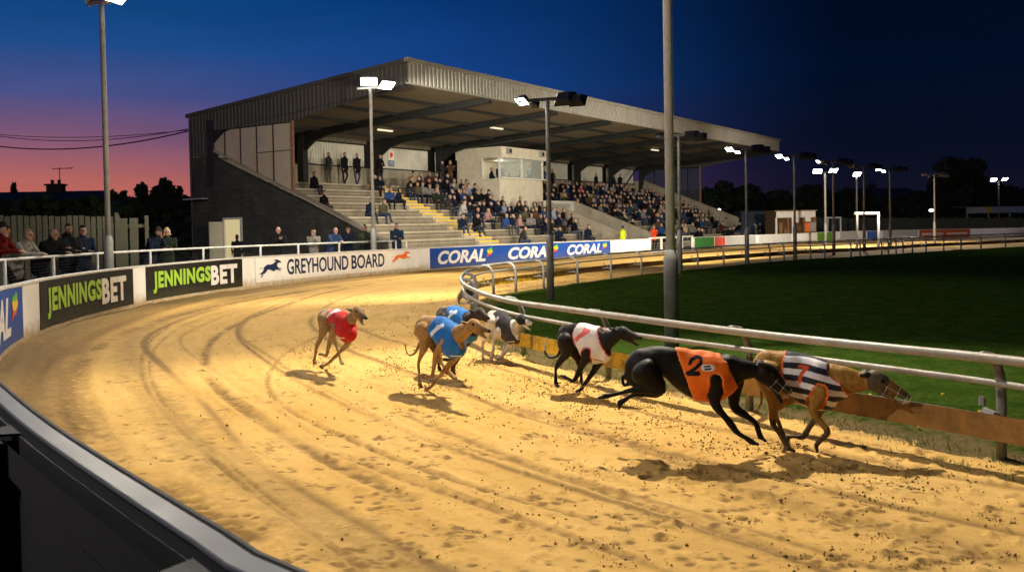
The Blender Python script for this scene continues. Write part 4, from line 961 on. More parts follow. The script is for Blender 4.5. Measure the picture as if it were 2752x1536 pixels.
# side cladding, with the stepped lower edge
for s_, nr_ in ((0.0, -D1), (LEN, D1)):
    b = MB(); corr(b, S(s_, 0), S(s_, 7), 7.5, roof_h(0) - .12, 6.5, roof_h(7) - .12, nr_, .25, .04); corr(b, S(s_, 7), S(s_, 14.1), 6.5, roof_h(7) - .12, 6.5, roof_h(14.1) - .12, nr_, .25, .04)
    if s_ == 0: corr(b, S(s_ - .01, 12.7), S(s_ - .01, 14.1), 5.3, 6.5, 5.3, 6.5, nr_, .25, .04)
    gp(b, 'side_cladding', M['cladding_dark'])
    b = MB(); b.hexa([S(s_ - .1, -.1, roof_h(0) - .14), S(s_ + .1, -.1, roof_h(0) - .14), S(s_ + .1, 14.3, roof_h(14.1) - .14), S(s_ - .1, 14.3, roof_h(14.1) - .14)], [S(s_ - .1, -.1, roof_h(0) + .03), S(s_ + .1, -.1, roof_h(0) + .03), S(s_ + .1, 14.3, roof_h(14.1) + .03), S(s_ - .1, 14.3, roof_h(14.1) + .03)]); gp(b, 'verge_flashing', M['cladding_dark'])
# roof and soffit
b = MB(); b.hexa([S(.1, .1, 8.33), S(LEN - .1, .1, 8.33), S(LEN - .1, 14.2, 7.26), S(.1, 14.2, 7.26)], [S(.1, .1, 8.4), S(LEN - .1, .1, 8.4), S(LEN - .1, 14.2, 7.34), S(.1, 14.2, 7.34)]); gp(b, 'roof_sheeting', M['cladding_dark'])
so = lambda t: 7.62 - t * .06
b = MB()
for j in range(8):
    for q in range(5):
        t0, t1 = .1 + q * 2.75, .1 + (q + 1) * 2.75 - .07; a0, a1 = j * BAY + .22, (j + 1) * BAY - .02
        b.hexa([S(a0, t0, so(t0)), S(a1, t0, so(t0)), S(a1, t1, so(t1)), S(a0, t1, so(t1))], [S(a0, t0, so(t0) + .04), S(a1, t0, so(t0) + .04), S(a1, t1, so(t1) + .04), S(a0, t1, so(t1) + .04)])
gp(b, 'soffit', M['soffit'])
b = MB()
for q in range(1, 5): b.box(S(LEN / 2, .05 + q * 2.75, so(q * 2.75) - .07), (LEN - .5, .1, .14), AX)
gp(b, 'purlins', M['steel'])
for j in range(9):
    s_ = min(max(j * BAY, .12), LEN - .2) - .1
    pts = [(.15, 7.58), (.15, 7.34), (10.4, 6.62), (11.6, 6.35), (12.3, 5.9), (12.3, 7.0)]
    b = MB(); b.hexa([S(s_, t, h) for t, h in pts], [S(s_ + .2, t, h) for t, h in pts]); b.hexa([S(s_ - .07, .15, 7.31), S(s_ + .27, .15, 7.31), S(s_ + .27, 10.4, 6.59), S(s_ - .07, 10.4, 6.59)], [S(s_ - .07, .15, 7.34), S(s_ + .27, .15, 7.34), S(s_ + .27, 10.4, 6.62), S(s_ - .07, 10.4, 6.62)]); gp(b, 'rafter', M['steel'])
    b = MB(); b.box(S(s_ + .1, 12.55, 5.4), (.34, .46, 3.2), AX); gp(b, 'column', M['steel'])
b = MB(); b.box(S(LEN / 2, TB + .1, 4.5), (LEN - .6, .2, 1.5), AX); gp(b, 'rear_parapet', M['concrete'])
b = MB(); b.box(S(LEN / 2, TB + .3, 6.2), (LEN - .6, .1, 2.1), AX); b.box(S(LEN / 2, TB - .05, 5.27), (LEN - .6, .12, .07), AX); gp(b, 'rear_beam', M['steel'])
for j in range(8):
    a0, a1 = j * BAY + .35, (j + 1) * BAY - .4
    if a0 > 17 and a1 < 23.5: a1 = a0 + 1.0
    b = MB(); corr(b, S(a0, TB - .02), S(a1, TB - .02), 5.3, 6.55, 5.3, 6.55, -D2, .2, .04); gp(b, 'rear_panel', M['panel_light'])
    b = MB(); corr(b, S(a0 - .1, TB - .15), S(a1 + .1, TB - .15), 6.62, 6.95, 6.62, 6.95, -D2, .2, .05); gp(b, 'rear_panel', M['soffit'])
b = MB(); b.tube([S(41.1, 12.2, 3.9), S(44.9, 12.2, 6.5)], .07, 6); gp(b, 'wind_brace', M['steel'])
# glazed end screens
for s_, gm_, t1_ in ((.05, M['glass_dark'], 12.66), (LEN - .2, M['glass_side'], 12.4)):
    e = [7.0 + (t1_ - 7.0) * k / 5 for k in range(6)]
    for k in range(5):
        lo = lambda t: par(t) + .1
        b = MB(); b.hexa([S(s_, e[k] + .04, lo(e[k])), S(s_, e[k + 1] - .04, lo(e[k + 1])), S(s_, e[k + 1] - .04, 6.48), S(s_, e[k] + .04, 6.48)], [S(s_ + .03, e[k] + .04, lo(e[k])), S(s_ + .03, e[k + 1] - .04, lo(e[k + 1])), S(s_ + .03, e[k + 1] - .04, 6.48), S(s_ + .03, e[k] + .04, 6.48)]); gp(b, 'screen_pane', gm_)
    b = MB()
    for k in range(1, 6): b.tube([S(s_ + .01, e[k], par(e[k])), S(s_ + .01, e[k], 6.52)], .045, 4)
    if s_ < 1: b.tube([S(s_ + .01, 7, 5.25), S(s_ + .01, e[2], 5.25)], .03, 4)
    b.tube([S(s_ + .01, 7, 6.5), S(s_ + .01, t1_, 6.5)], .05, 4); gp(b, 'screen_frame', M['steel'])
    b = MB(); b.box(S(s_ + .05, 6.93, (par(7) + 6.6) / 2), (.12, .14, 6.6 - par(7)), AX); gp(b, 'screen_post', M['rust'])
# doorway in the end wall, lit room behind
dm = emit('lit_cream_room', (1, .80, .42), .62)
b = MB(); b.box(S(-.012, 11.0, 1.16), (.02, 1.15, 2.12), AX); gp(b, 'lit_doorway', dm)
b = MB(); b.box(S(-.04, 11.62, 1.16), (.1, .1, 2.2), AX); b.box(S(-.04, 10.38, 1.16), (.1, .08, 2.2), AX); b.box(S(-.04, 11.0, 2.27), (.1, 1.3, .08), AX); gp(b, 'door_frame', M['white_metal'])
b = MB(); b.box(S(-.45, 11.68, 1.12), (.8, .05, 2.0), AX); gp(b, 'door', M['panel_light'])
b = MB(); b.box(S(-.3, 13.4, 3.25), (.35, 1.5, .07), AX); tag(b.build('wall_light', M['galv']), 'thin unlit strip light fixed to the dark end wall of the stand', 'wall light')
b = MB(); b.tube([S(-.08, 14.0, 0), S(-.08, 14.0, 7.2)], .05, 6); gp(b, 'downpipe', M['steel'])
for (s_, t_) in ((13.5, 5.2), (24, 5.2), (34, 5.2), (8.5, 9)):
    b = MB(); b.box(S(s_, t_, so(t_) - .16), (1.1, .14, .08), AX); gp(b, 'strip_light', emit('dim_tube', (1, .85, .55), 1.1))
# signs on the rear wall
def sign(s_, label):
    r = empty('safety_sign', S(s_, TB - .1, 5.9)); tag(r, label, 'sign', 'safety signs on the rear wall of the stand')
    for nm, z, h_, m_ in (('plate', 6.12, .62, M['inkwhite']), ('pictogram', 6.15, .36, M['inkred']), ('plate', 5.62, .34, plain(.06, .14, .3))):
        b = MB()
        if nm == 'pictogram': b.tube([S(s_, TB - .13, z), S(s_, TB - .15, z)], .13, 12); b.box(S(s_ - .06, TB - .14, z - .1), (.1, .015, .2), AX)
        else: b.box(S(s_, TB - .1, z), (.5, .03, h_), AX)
        INV(b.build(nm, m_, r), r)
    b = MB()
    for k in range(3): b.box(S(s_, TB - .125, 5.71 - k * .08), (.38, .01, .022), AX)
    INV(b.build('text_lines', M['inkwhite'], r), r)
sign(13.6, 'white and blue sign with red mark above the seats near the yellow stairs'); sign(29.0, 'white and blue sign with red mark beside the commentary box')
b = MB(); b.box(S(18.0, TB - .1, 6.05), (.35, .03, .35), AX); tag(b.build('notice', M['inkwhite']), 'small square white notice on a dark column of the stand', 'notice')
# commentary box
cb = empty('commentary_box', S(20.6, 9, 2.5)); tag(cb, 'white commentary box with wide windows high in the grandstand', 'commentary box')
def cp(b, name, mat): return INV(b.build(name, mat, cb), cb)
ca, cz, ct, ck = 18.1, 23.1, 8.3, 11.6
whitebox = surf('cream_box_panel', (.62, .58, .46), .6, 0, .35, 2)
b = MB(); b.box(S((ca + cz) / 2, (ct + ck) / 2, 3.5), (cz - ca, ck - ct, 2.3), AX); cp(b, 'base', whitebox)
b = MB(); b.box(S(ca + .04, ck - 1.0, 5.3), (.08, 2.0, 1.3), AX); b.box(S((ca + cz) / 2, ck - .05, 5.3), (cz - ca - .2, .08, 1.3), AX); cp(b, 'rear_wall', whitebox)
b = MB(); b.box(S((ca + cz) / 2, (ct + ck) / 2 - .1, 6.28), (cz - ca + .2, ck - ct + .3, .68), AX); cp(b, 'roof_box', whitebox)
b = MB(); b.box(S((ca + cz) / 2, ct - .12, 4.69), (cz - ca + .2, .3, .08), AX); cp(b, 'sill', M['white_metal'])
for s_ in (ca, (ca + cz) / 2, cz):
    b = MB(); b.box(S(s_, ct, 5.33), (.1, .1, 1.24), AX); cp(b, 'mullion', M['white_metal'])
b = MB(); b.box(S(ca, ct + 1.3, 5.33), (.1, .1, 1.24), AX); cp(b, 'mullion', M['white_metal'])
for a0, a1 in ((ca, (ca + cz) / 2), ((ca + cz) / 2, cz)):
    b = MB(); b.box(S((a0 + a1) / 2, ct, 5.33), (a1 - a0 - .12, .015, 1.2), AX); cp(b, 'window', M['glass'])
for s_ in (ca + .6, cz - .6):
    b = MB(); b.box(S(s_, ct - .36, 6.35), (.4, .2, .36), AX); o = cp(b, 'speaker', M['inkgrey'])
    b = MB(); b.tube([S(s_, ct - .47, 6.35), S(s_, ct - .475, 6.35)], .13, 12); b.build('cone', M['black_metal'], o)
l = bpy.data.lights.new('commentary_box_light', 'POINT'); l.energy = 35; l.color = (1, .95, .8); l.shadow_soft_size = .2; o = bpy.data.objects.new('commentary_box_light', l); C.objects.link(o); o.location = S(20.6, 10, 5.8)
# grass-roots: eaves cable from the far left to the stand corner
for k, (h0, h1, sag, th) in enumerate(((7.6, 6.55, 1.0, .035), (7.95, 6.7, .55, .018), (8.35, 6.62, .9, .02))):
    p0 = AT(-200, (352, 335, 322)[k], 55); p1 = S(-.1, 14.1, 6.6 + .05 * k); b = MB()
    b.tube([p0.lerp(p1, q / 24) - UZ * (sag * 4 * (q / 24) * (1 - q / 24)) for q in range(25)], th, 5); tag(b.build('overhead_cable', M['cable']), ('thick dark cable sagging lowest between the sky and the stand corner', 'thin cable running just above the thick one to the stand', 'faint middle cable strung to the stand corner')[k], 'cable', 'overhead cables reaching the grandstand')
# ------------------------------------------------------------------ floodlight columns
LAMPS = []
def lamp_head(r, c, face, tilt, w, lit, name='floodlight', mat=None, dep=.16):
    """c centre, face horizontal direction it shines to, tilt below level"""
    f = Vector((face[0], face[1], 0)).normalized(); sd = Vector((-f.y, f.x, 0)); d = (f * math.cos(tilt) - UZ * math.sin(tilt)).normalized(); u = sd.cross(d).normalized() * -1
    b = MB(); q = (sd, u, d); hw, hh = w / 2, w * .36
    lo = [Vector(c) + sd * x + u * y for x, y in ((-hw, -hh), (hw, -hh), (hw, hh), (-hw, hh))]
    b.hexa([p - d * dep * .9 + (Vector(c) - p) * .45 for p in lo], [p for p in lo]); o = INV(b.build(name, mat or M['black_metal'], r), r)
    b = MB(); b.box(Vector(c) + d * .006, (w * .9, w * .62, .012), q); b.build('lens', M['lamp'] if lit else M['glass_side'], o)
    return Vector(c) + d * .12, d
def column(base, h, heads, label, sl=1.5, r0=.085, r1=.055, group='floodlight columns round the track', mat='galv', cross=None, lean=0):
    base = Vector(base); r = empty('floodlight_column', base); tag(r, label, 'floodlight column', group)
    b = MB(); b.tube([base - UZ * .06, base + UZ * (sl - .14), base + UZ * sl, base + UZ * (sl + .001)], [r0, r0, r1 * 1.05, r1], 14); INV(b.build('base_sleeve', M['sleeve_dark' if mat == 'galv_pale' else mat], r, True), r)
    b = MB(); b.tube([base + UZ * sl, base + UZ * (h - .3), base + UZ * h], [r1, r1 * .95, r1 * .95], 12); INV(b.build('pole', M[mat], r, True), r)
    if cross:
        b = MB(); v = Vector(cross); b.box(base + UZ * (h + .03), (v.length * 2, .07, .07), (v.normalized(), v.normalized().cross(UZ), UZ)); INV(b.build('crossbar', M['lamp_white'] if mat == 'galv' and h > 6 else M['black_metal'], r), r)
    for (off, face, tilt, w, lit, m_) in heads:
        c = base + UZ * h + Vector(off); p, d = lamp_head(r, c, face, tilt, w, lit, mat=m_)
        if lit: LAMPS.append((p, d, r))
    return r
W_, K_ = M['lamp_white'], M['black_metal']
def wall_point(px, off, lo=5):
    return min((outer(s, off, 0) for s in np.linspace(SJ - 1, outer_s(1200), 900)), key=lambda q: abs(proj(q + UZ * 1.4)[0] - px))
pl = wall_point(291, -.85); column((pl.x, pl.y, .1), 6.93, [((.42, -.1, .14), (1, -.35, 0), R(52), .6, 1, W_), ((-.15, .1, .2), (.2, -1, 0), R(40), .55, 0, W_)], 'tall pale floodlight column standing among the spectators at the handrail', 1.55, .105, .062, cross=(.42, -.22, 0))
p2 = wall_point(1004, -.8); column((p2.x, p2.y, .1), 6.75, [((-.05, 0, .26), (.15, -1, 0), R(56), .62, 1, W_), ((.62, -.1, .10), (.9, -1, 0), R(55), .6, 1, W_)], 'pale floodlight column rising behind the white greyhound board', 1.6, .11, .065, cross=(.5, -.12, 0))
p3 = G(1806, 948); column((p3.x, p3.y, 0), 7.3, [((-.55, 0, .1), (-.35, -1, 0), R(50), .7, 1, K_), ((.5, 0, .1), (-1, .3, 0), R(45), .6, 1, K_)], 'tallest grey floodlight column inside the rail, topped out of frame', 1.36, .095, .062, cross=(.6, 0, 0), mat='galv_pale')
lab = ['grey floodlight column by the tip of the rail, nearest of the infield row', 'floodlight column just behind the tallest one, unlit heads', 'third column of the infield row, two lamps lit by the roof end', 'fourth infield column, clear of the grandstand roof end', 'fifth infield column with unlit heads, in front of a lit pole', 'sixth infield column with unlit heads before the goal', 'seventh infield column with a lit head, right of the goal', 'last faint infield column, before the orange red board']
for i, ((px, py), lit) in enumerate(zip(((1480, 808), (1828, 739), (2008, 713), (2137, 698), (2241, 685.5), (2323, 675.5), (2393, 669), (2512, 656.5)), (1, 0, 1, 1, 0, 0, 1, 0))):
    g = G(px, py); px_m = g.y / F; f = Vector((-.72, -.6, 0)); tx = Vector((.93, -.36, 0))
    column((g.x, g.y, 0), 4.5, [(-tx * .62 + UZ * .02, f, R(50), .32, lit, K_), (-tx * .32 - UZ * .10, f, R(50), .2, lit if i > 1 else 0, K_), (tx * .42 + UZ * .0, (.5, 1, 0), R(30), .5, 0, K_), (tx * .72 - UZ * .06, (.5, 1, 0), R(30), .4, 0, K_)], lab[i], 1.5, .085, .05, mat='railgrey', cross=tx * .7)
for i, ((px, yt, Y, hd), lb) in enumerate(zip(((2217, 462, 62, 2), (2302, 470, 70, 1), (2684, 484, 90, 2)), ('lit white column behind the infield row near the kiosk', 'lit pale column at the far side behind the goal', 'twin lamp column at the far right before the dark trees'))):
    p = AT(px, yt, Y); q = [((0.0, -.1, .1), (0, -1, 0), R(50), .6, 1, W_)]
    if hd == 2: q = [((-.55, -.1, .1), (-.2, -1, 0), R(50), .6, 1, W_), ((.55, -.1, .12), (.2, -1, 0), R(50), .6, 1, W_)]
    column((p.x, p.y, -.05), p.z, q, lb, 1.5, .09, .07, cross=(.6, 0, 0))
for (px, py, Y, lb) in ((1885, 519, 110, 'pair of distant greenish lights seen through the stand end screen'), (1932, 564, 100, 'single distant white light low beyond the stand end'), (2503, 565, 92, 'small bright bracket lamp on a dark post behind the far fence'), (2647, 507, 140, 'tiny distant warm light beside the big dark tree')):
    p = AT(px, py, Y); r = empty('distant_lamp', (p.x, p.y, -.05)); tag(r, lb, 'lamp', 'distant lamps beyond the ground')
    b = MB(); b.tube([(p.x, p.y + .1, -.05), (p.x, p.y + .1, p.z)], .06, 6); INV(b.build('post', M['steel'], r), r)
    b = MB(); b.tube([p - Vector((.2, 0, 0)), p, p + Vector((.2, 0, 0))], [.08, .16, .08], 8); INV(b.build('lens', emit('distant_lamp', (.85, 1, .9), 9), r), r)
# ------------------------------------------------------------------ light from the lamps, and added fills
def spot(name, loc, to, p, size=125, blend=.7, col=(1, .88, .71), rad=.12):
    l = bpy.data.lights.new(name, 'SPOT'); l.energy = p; l.spot_size = R(size); l.spot_blend = blend; l.color = col; l.shadow_soft_size = rad
    o = bpy.data.objects.new(name, l); C.objects.link(o); o.location = loc; o.rotation_euler = (Vector(to) - Vector(loc)).to_track_quat('-Z', 'Y').to_euler(); return o
H3 = Vector((p3.x, p3.y, 7.3))
spot('floodlight_or_fill_beam', H3 + Vector((-.6, -.15, 0)), (.9, 6.0, 0), 6000, 112, .55)
spot('floodlight_or_fill_beam', H3 + Vector((-.7, .1, 0)), (-7.5, 17.5, .6), 3400, 105, .6)
HL = Vector((pl.x + .5, pl.y - .2, 6.7)); spot('floodlight_or_fill_beam', HL, (-2.0, 15, 0), 2800, 110, .6); spot('floodlight_or_fill_beam', HL + Vector((-.4, .3, 0)), S(1, 8, 2), 3000, 85, .8)  # second beam is an added fill on the stand end; that head is unlit
H2 = Vector((p2.x + .1, p2.y - .2, 6.9)); spot('floodlight_or_fill_beam', H2, (-2.5, 25, 0), 5000, 115, .6); spot('floodlight_or_fill_beam', H2 + Vector((.7, 0, 0)), S(12, 4, .5), 7000, 82, .7)
for i, (px, py) in enumerate(((1480, 808), (2008, 713), (2137, 698), (2241, 685.5), (2393, 669), (2393, 669))):
    g = G(px, py); n = Vector((-.6, .8, 0)); 
    if i == 0: spot('floodlight_or_fill_beam', (g.x - .75, g.y - .3, 4.4), (g.x - 7, g.y + 8, 0.7), 4200, 115, .7); spot('floodlight_or_fill_beam', (g.x - .6, g.y + .3, 4.5), S(24, 6, 3), 9000, 80, .8)
    else: spot('floodlight_or_fill_beam', (g.x - .7, g.y, 4.5), (g.x - (5.5 if i < 4 else -1), g.y + (7.5 if i < 4 else 11), 1.2), 5200, 112, .7)
for q in ((24, 62, 6.5), (31, 68, 6.5), (47, 84, 7)):
    spot('floodlight_or_fill_beam', q, (q[0] - 2, q[1] - 9, 0), 4500, 90, .7)
p4 = wall_point(-1200, -.9) if False else Vector((-7.6, 2.6, 0)); column((p4.x, p4.y, 0), 6.7, [((.42, 0, .14), (1, .3, 0), R(45), .62, 1, W_)], 'added pale floodlight column, unseen beyond the frame at the near left', 1.55, .105, .062, cross=(.42, 0, 0))  # unseen column and its beam, added to light the dogs' near side
spot('floodlight_or_fill_beam', (p4.x + .55, p4.y, 6.7), (2.2, 10.0, 1.0), 2300, 125, .6)
# ------------------------------------------------------------------ dusk sky
w = bpy.data.worlds.new('World'); sc.world = w; w.use_nodes = True; nt = w.node_tree; bg = nt.nodes['Background']
tc = N(nt, 'ShaderNodeTexCoord'); sx = N(nt, 'ShaderNodeSeparateXYZ'); L(nt, tc.outputs['Generated'], sx.inputs[0])
el = mth(nt, 'MULTIPLY', sx.outputs[2], 3.2, True)
hl = mth(nt, 'SQRT', mth(nt, 'ADD', mth(nt, 'MULTIPLY', sx.outputs[0], sx.outputs[0]), mth(nt, 'MULTIPLY', sx.outputs[1], sx.outputs[1])))
az = mth(nt, 'DIVIDE', sx.outputs[0], hl)
rl = ramp(nt, el, [(0.0, lin((200, 104, 80))), (.17, lin((178, 100, 94))), (.30, lin((130, 88, 116))), (.44, lin((74, 80, 134))), (.60, lin((30, 76, 138))), (.80, lin((5, 68, 128))), (1.0, lin((2, 50, 108)))])
rr_ = ramp(nt, el, [(0.0, lin((22, 18, 34))), (.2, lin((10, 15, 34))), (.5, lin((2, 14, 38))), (.85, lin((1, 9, 28))), (1.0, lin((0, 5, 18)))])
rm = ramp(nt, el, [(0.0, lin((90, 52, 84))), (.25, lin((52, 52, 104))), (.5, lin((22, 66, 134))), (.8, lin((6, 52, 112))), (1.0, lin((3, 40, 92)))])
fl = N(nt, 'ShaderNodeMapRange', interpolation_type='SMOOTHSTEP'); L(nt, az, fl.inputs[0]); fl.inputs[1].default_value = -.44; fl.inputs[2].default_value = -.02
fr = N(nt, 'ShaderNodeMapRange', interpolation_type='SMOOTHSTEP'); L(nt, az, fr.inputs[0]); fr.inputs[1].default_value = -.10; fr.inputs[2].default_value = .36
c = mixc(nt, fr.outputs[0], mixc(nt, fl.outputs[0], rl, rm), rr_)
mpk = N(nt, 'ShaderNodeMapping'); mpk.inputs['Scale'].default_value = (1.5, 1.5, 7); L(nt, tc.outputs['Generated'], mpk.inputs[0]); cn = noise_n(nt, 2.0, 5, .6, mpk.outputs[0])
c = mixc(nt, 1.0, c, ramp(nt, cn, [(.35, .90), (.68, 1.08)]), 'MULTIPLY')
L(nt, c, bg.inputs[0]); bg.inputs[1].default_value = 1.0
sc.view_settings.view_transform = 'Standard'; sc.view_settings.look = 'None'; sc.view_settings.exposure = 0; sc.view_settings.gamma = 1
sc.cycles.use_denoising = True; sc.cycles.max_bounces = 5; sc.cycles.diffuse_bounces = 3; sc.cycles.transparent_max_bounces = 8; sc.cycles.sample_clamp_indirect = 6
try: sc.cycles.denoiser = 'OPENIMAGEDENOISE'
except Exception: pass
import re as re_
# ------------------------------------------------------------------ people
def person_body(pose, long_hair=False, hat=None, hood=False, detail=False, arms=None, fat=1.0, seed=0, skirt=False):
    rs = random.Random(seed); B = Body(); sw = B.sweep; V = Vector; Y = (0, 1, 0)
    if pose == 'sit':
        pel, ch, nk, hd = V((0, 0, .10)), V((.05, 0, .40)), V((.09, 0, .585)), V((.13, 0, .725)); lean = rs.uniform(0, .08)
        ch.x += lean * .5; nk.x += lean; hd.x += lean * 1.25; hd.y += rs.uniform(-.02, .02)
        kn, an = (.42, .13, .12), (.40, .12, -.30)
    elif pose == 'lean':
        pel, ch, nk, hd = V((-.13, 0, .95)), V((.06, 0, 1.26)), V((.15, 0, 1.42)), V((.215, 0, 1.545)); kn, an = (-.06, .1, .5), (-.2, .11, .08)
    else:
        pel, ch, nk, hd = V((0, 0, .95)), V((0, 0, 1.28)), V((.01, 0, 1.47)), V((.04, 0, 1.615)); kn, an = (.02, .1, .5), (-.02, .11, .08)
    f = fat * 1.14
    sw([(pel - V((0, 0, .06)), .15 * f, .115 * f), (pel + V((0, 0, .03)), .165 * f, .125 * f), (pel.lerp(ch, .5), .155 * f, .12 * f), (ch, .185 * f, .13 * f), (ch.lerp(nk, .62), .18 * f, .11), (nk, .075, .075)], 'coat', Y, 16, 4)
    if pose != 'sit': sw([(pel + V((0, 0, .02)), .172 * f, .135 * f), (pel - V((0, 0, .14 if not skirt else .3)), .175 * f, .14 * f)], 'coat', Y, 14, 2)
    sw([(nk - V((0, 0, .02)), .055, .055), (hd - V((.02, 0, .06)), .05, .05)], 'skin', Y, 10, 2)
    sw([(hd + V((-.012, 0, .055)), .070, .082), (hd, .076, .094), (hd + V((.018, 0, -.055)), .062, .074), (hd + V((.032, 0, -.098)), .036, .042)], 'skin', Y, 14, 4)
    sw([(hd + V((.092, 0, .02)), .009, .009), (hd + V((.112, 0, -.022)), .014, .013)], 'skin', Y, 8, 2)
    for sg in (1, -1): sw([(hd + V((-.005, .079 * sg, .012)), .009, .016), (hd + V((-.008, .08 * sg, -.025)), .008, .012)], 'skin', Y, 8, 2)
    if hat != 'bald':
        sw([(hd + V((-.035, 0, .068)), .070, .078), (hd + V((-.005, 0, .078)), .062, .07)], 'hair', Y, 12, 3); sw([(hd + V((-.048, 0, .05)), .070, .06), (hd + V((-.05, 0, -.03)), .064, .05)], 'hair', Y, 12, 3)
        if long_hair:
            sw([(hd + V((-.05, 0, .03)), .082, .055), (hd + V((-.07, 0, -.08)), .092, .045), (hd + V((-.06, 0, -.19)), .085, .035)], 'hair', Y, 12, 3)
            for sg in (1, -1): sw([(hd + V((-.01, .07 * sg, .05)), .022, .035), (hd + V((0, .082 * sg, -.10)), .02, .03)], 'hair', Y, 8, 3)
    else:
        for sg in (1, -1): sw([(hd + V((-.05, .055 * sg, .01)), .022, .03), (hd + V((-.06, .04 * sg, -.03)), .02, .025)], 'hair', Y, 8, 2)
    if hat in ('cap', 'beanie'):
        sw([(hd + V((-.02, 0, .085)), .085, .098), (hd + V((-.02, 0, .105)), .07, .08)], 'hat', Y, 14, 3)
        if hat == 'cap': sw([(hd + V((.07, 0, .072)), .06, .012), (hd + V((.125, 0, .06)), .045, .009)], 'hat', Y, 12, 2)
    if hat == 'beard' or hat == 'beardhair': pass
    if hood: sw([(nk + V((-.09, 0, .04)), .10, .05), (nk + V((-.075, 0, -.03)), .11, .05)], 'coat', Y, 12, 3)
    sw([(nk + V((.03, 0, .0)), .072, .066), (nk + V((.02, 0, -.03)), .085, .078)], 'coat', Y, 12, 2)
    sw([(nk + V((.085, 0, -.03)), .03, .012), (nk + V((.105, 0, -.10)), .018, .012)], 'shirt', Y, 8, 2)
    for sg in (1, -1):
        hp = pel + V((.0, .085 * sg, -.02)); kk = V((kn[0] + rs.uniform(-.04, .04), kn[1] * sg + rs.uniform(-.03, .05) * sg, kn[2])); aa = V((an[0] + rs.uniform(-.08, .1), an[1] * sg, an[2]))
        if pose == 'sit' and arms == 'legcross' and sg == 1: aa += V((.25, -.05, .12))
        sw([(hp, .09, .095), (hp.lerp(kk, .5), .08, .082), (kk, .056, .058), (kk.lerp(aa, .35), .054, .056), (aa, .038, .04)], 'trousers', Y, 12, 4)
        sw([(aa + V((-.03, 0, -.035)), .036, .034), (aa + V((.08, .01 * sg, -.045)), .043, .032), (aa + V((.15, .015 * sg, -.052)), .034, .022)], 'shoe', Y, 10, 3)
        sh = ch.lerp(nk, .62) + V((0, .185 * f * sg, .0))
        if arms == 'chin' and sg == 1: el, wr = ch + V((.22, .17, -.12)), hd + V((.10, .02, -.15))
        elif arms in ('phone',): el, wr = ch + V((.14, .20 * sg, -.16)), ch + V((.36, .03 * sg, .04))
        elif arms == 'crossed' or (arms == 'chin'): el, wr = ch + V((.12, .225 * sg, -.17)), ch + V((.22, -.03 * sg, -.12 + .03 * sg))
        elif pose == 'lean': el, wr = V((.26, .235 * sg, 1.17)), V((.49, .055 * sg, 1.165))
        elif pose == 'sit': el, wr = ch + V((.10, .225 * sg, -.16)), ch + V((.30, .05 * sg, -.19))
        elif arms == 'down': el, wr = ch + V((-.02, .25 * sg, -.17)), ch + V((.06, .24 * sg, -.40))
        else: el, wr = ch + V((.03, .24 * sg, -.18)), ch + V((.22, .10 * sg, -.24))
        sw([(sh, .062, .066), (sh.lerp(el, .5), .054, .056), (el, .045, .047), (el.lerp(wr, .6), .04, .041), (wr, .034, .034)], 'coat', Y, 12, 4)
        hdv = (wr - el).normalized(); pm = wr + hdv * .06
        sw([(wr + hdv * .015, .028, .024), (pm, .036, .019), (pm + hdv * .03, .032, .016)], 'skin', Y, 10, 2)
        if detail:
            lt = hdv.cross(V((0, 0, 1))).normalized(); dn = V((0, 0, -1))
            for q, ln in ((-1.5, .062), (-.5, .074), (.5, .078), (1.5, .068)):
                r0 = pm + hdv * .03 + lt * q * .017; m_ = r0 + hdv * ln * .5 + dn * .006; e_ = m_ + hdv * ln * .3 + dn * ln * .38
                sw([(r0, .009), (m_, .0085), (e_, .0075)], 'skin', Y, 6, 2)
            sw([(wr + hdv * .035 - lt * .028 * sg, .011), (wr + hdv * .075 - lt * .05 * sg, .0095), (wr + hdv * .10 - lt * .052 * sg + dn * .01, .008)], 'skin', Y, 6, 2)
        elif True:
            sw([(pm, .012), (pm + hdv * .05 + V((0, 0, -.01)), .012)], 'skin', Y, 6, 1)
    return B, hd
FATS = 1.15
POSE_TOP = {'lean': 1.545 + .145, 'stand': 1.615 + .145, 'sit': .87}
SKIN = [(.42, .26, .19), (.35, .21, .15), (.46, .31, .25), (.38, .25, .18)]
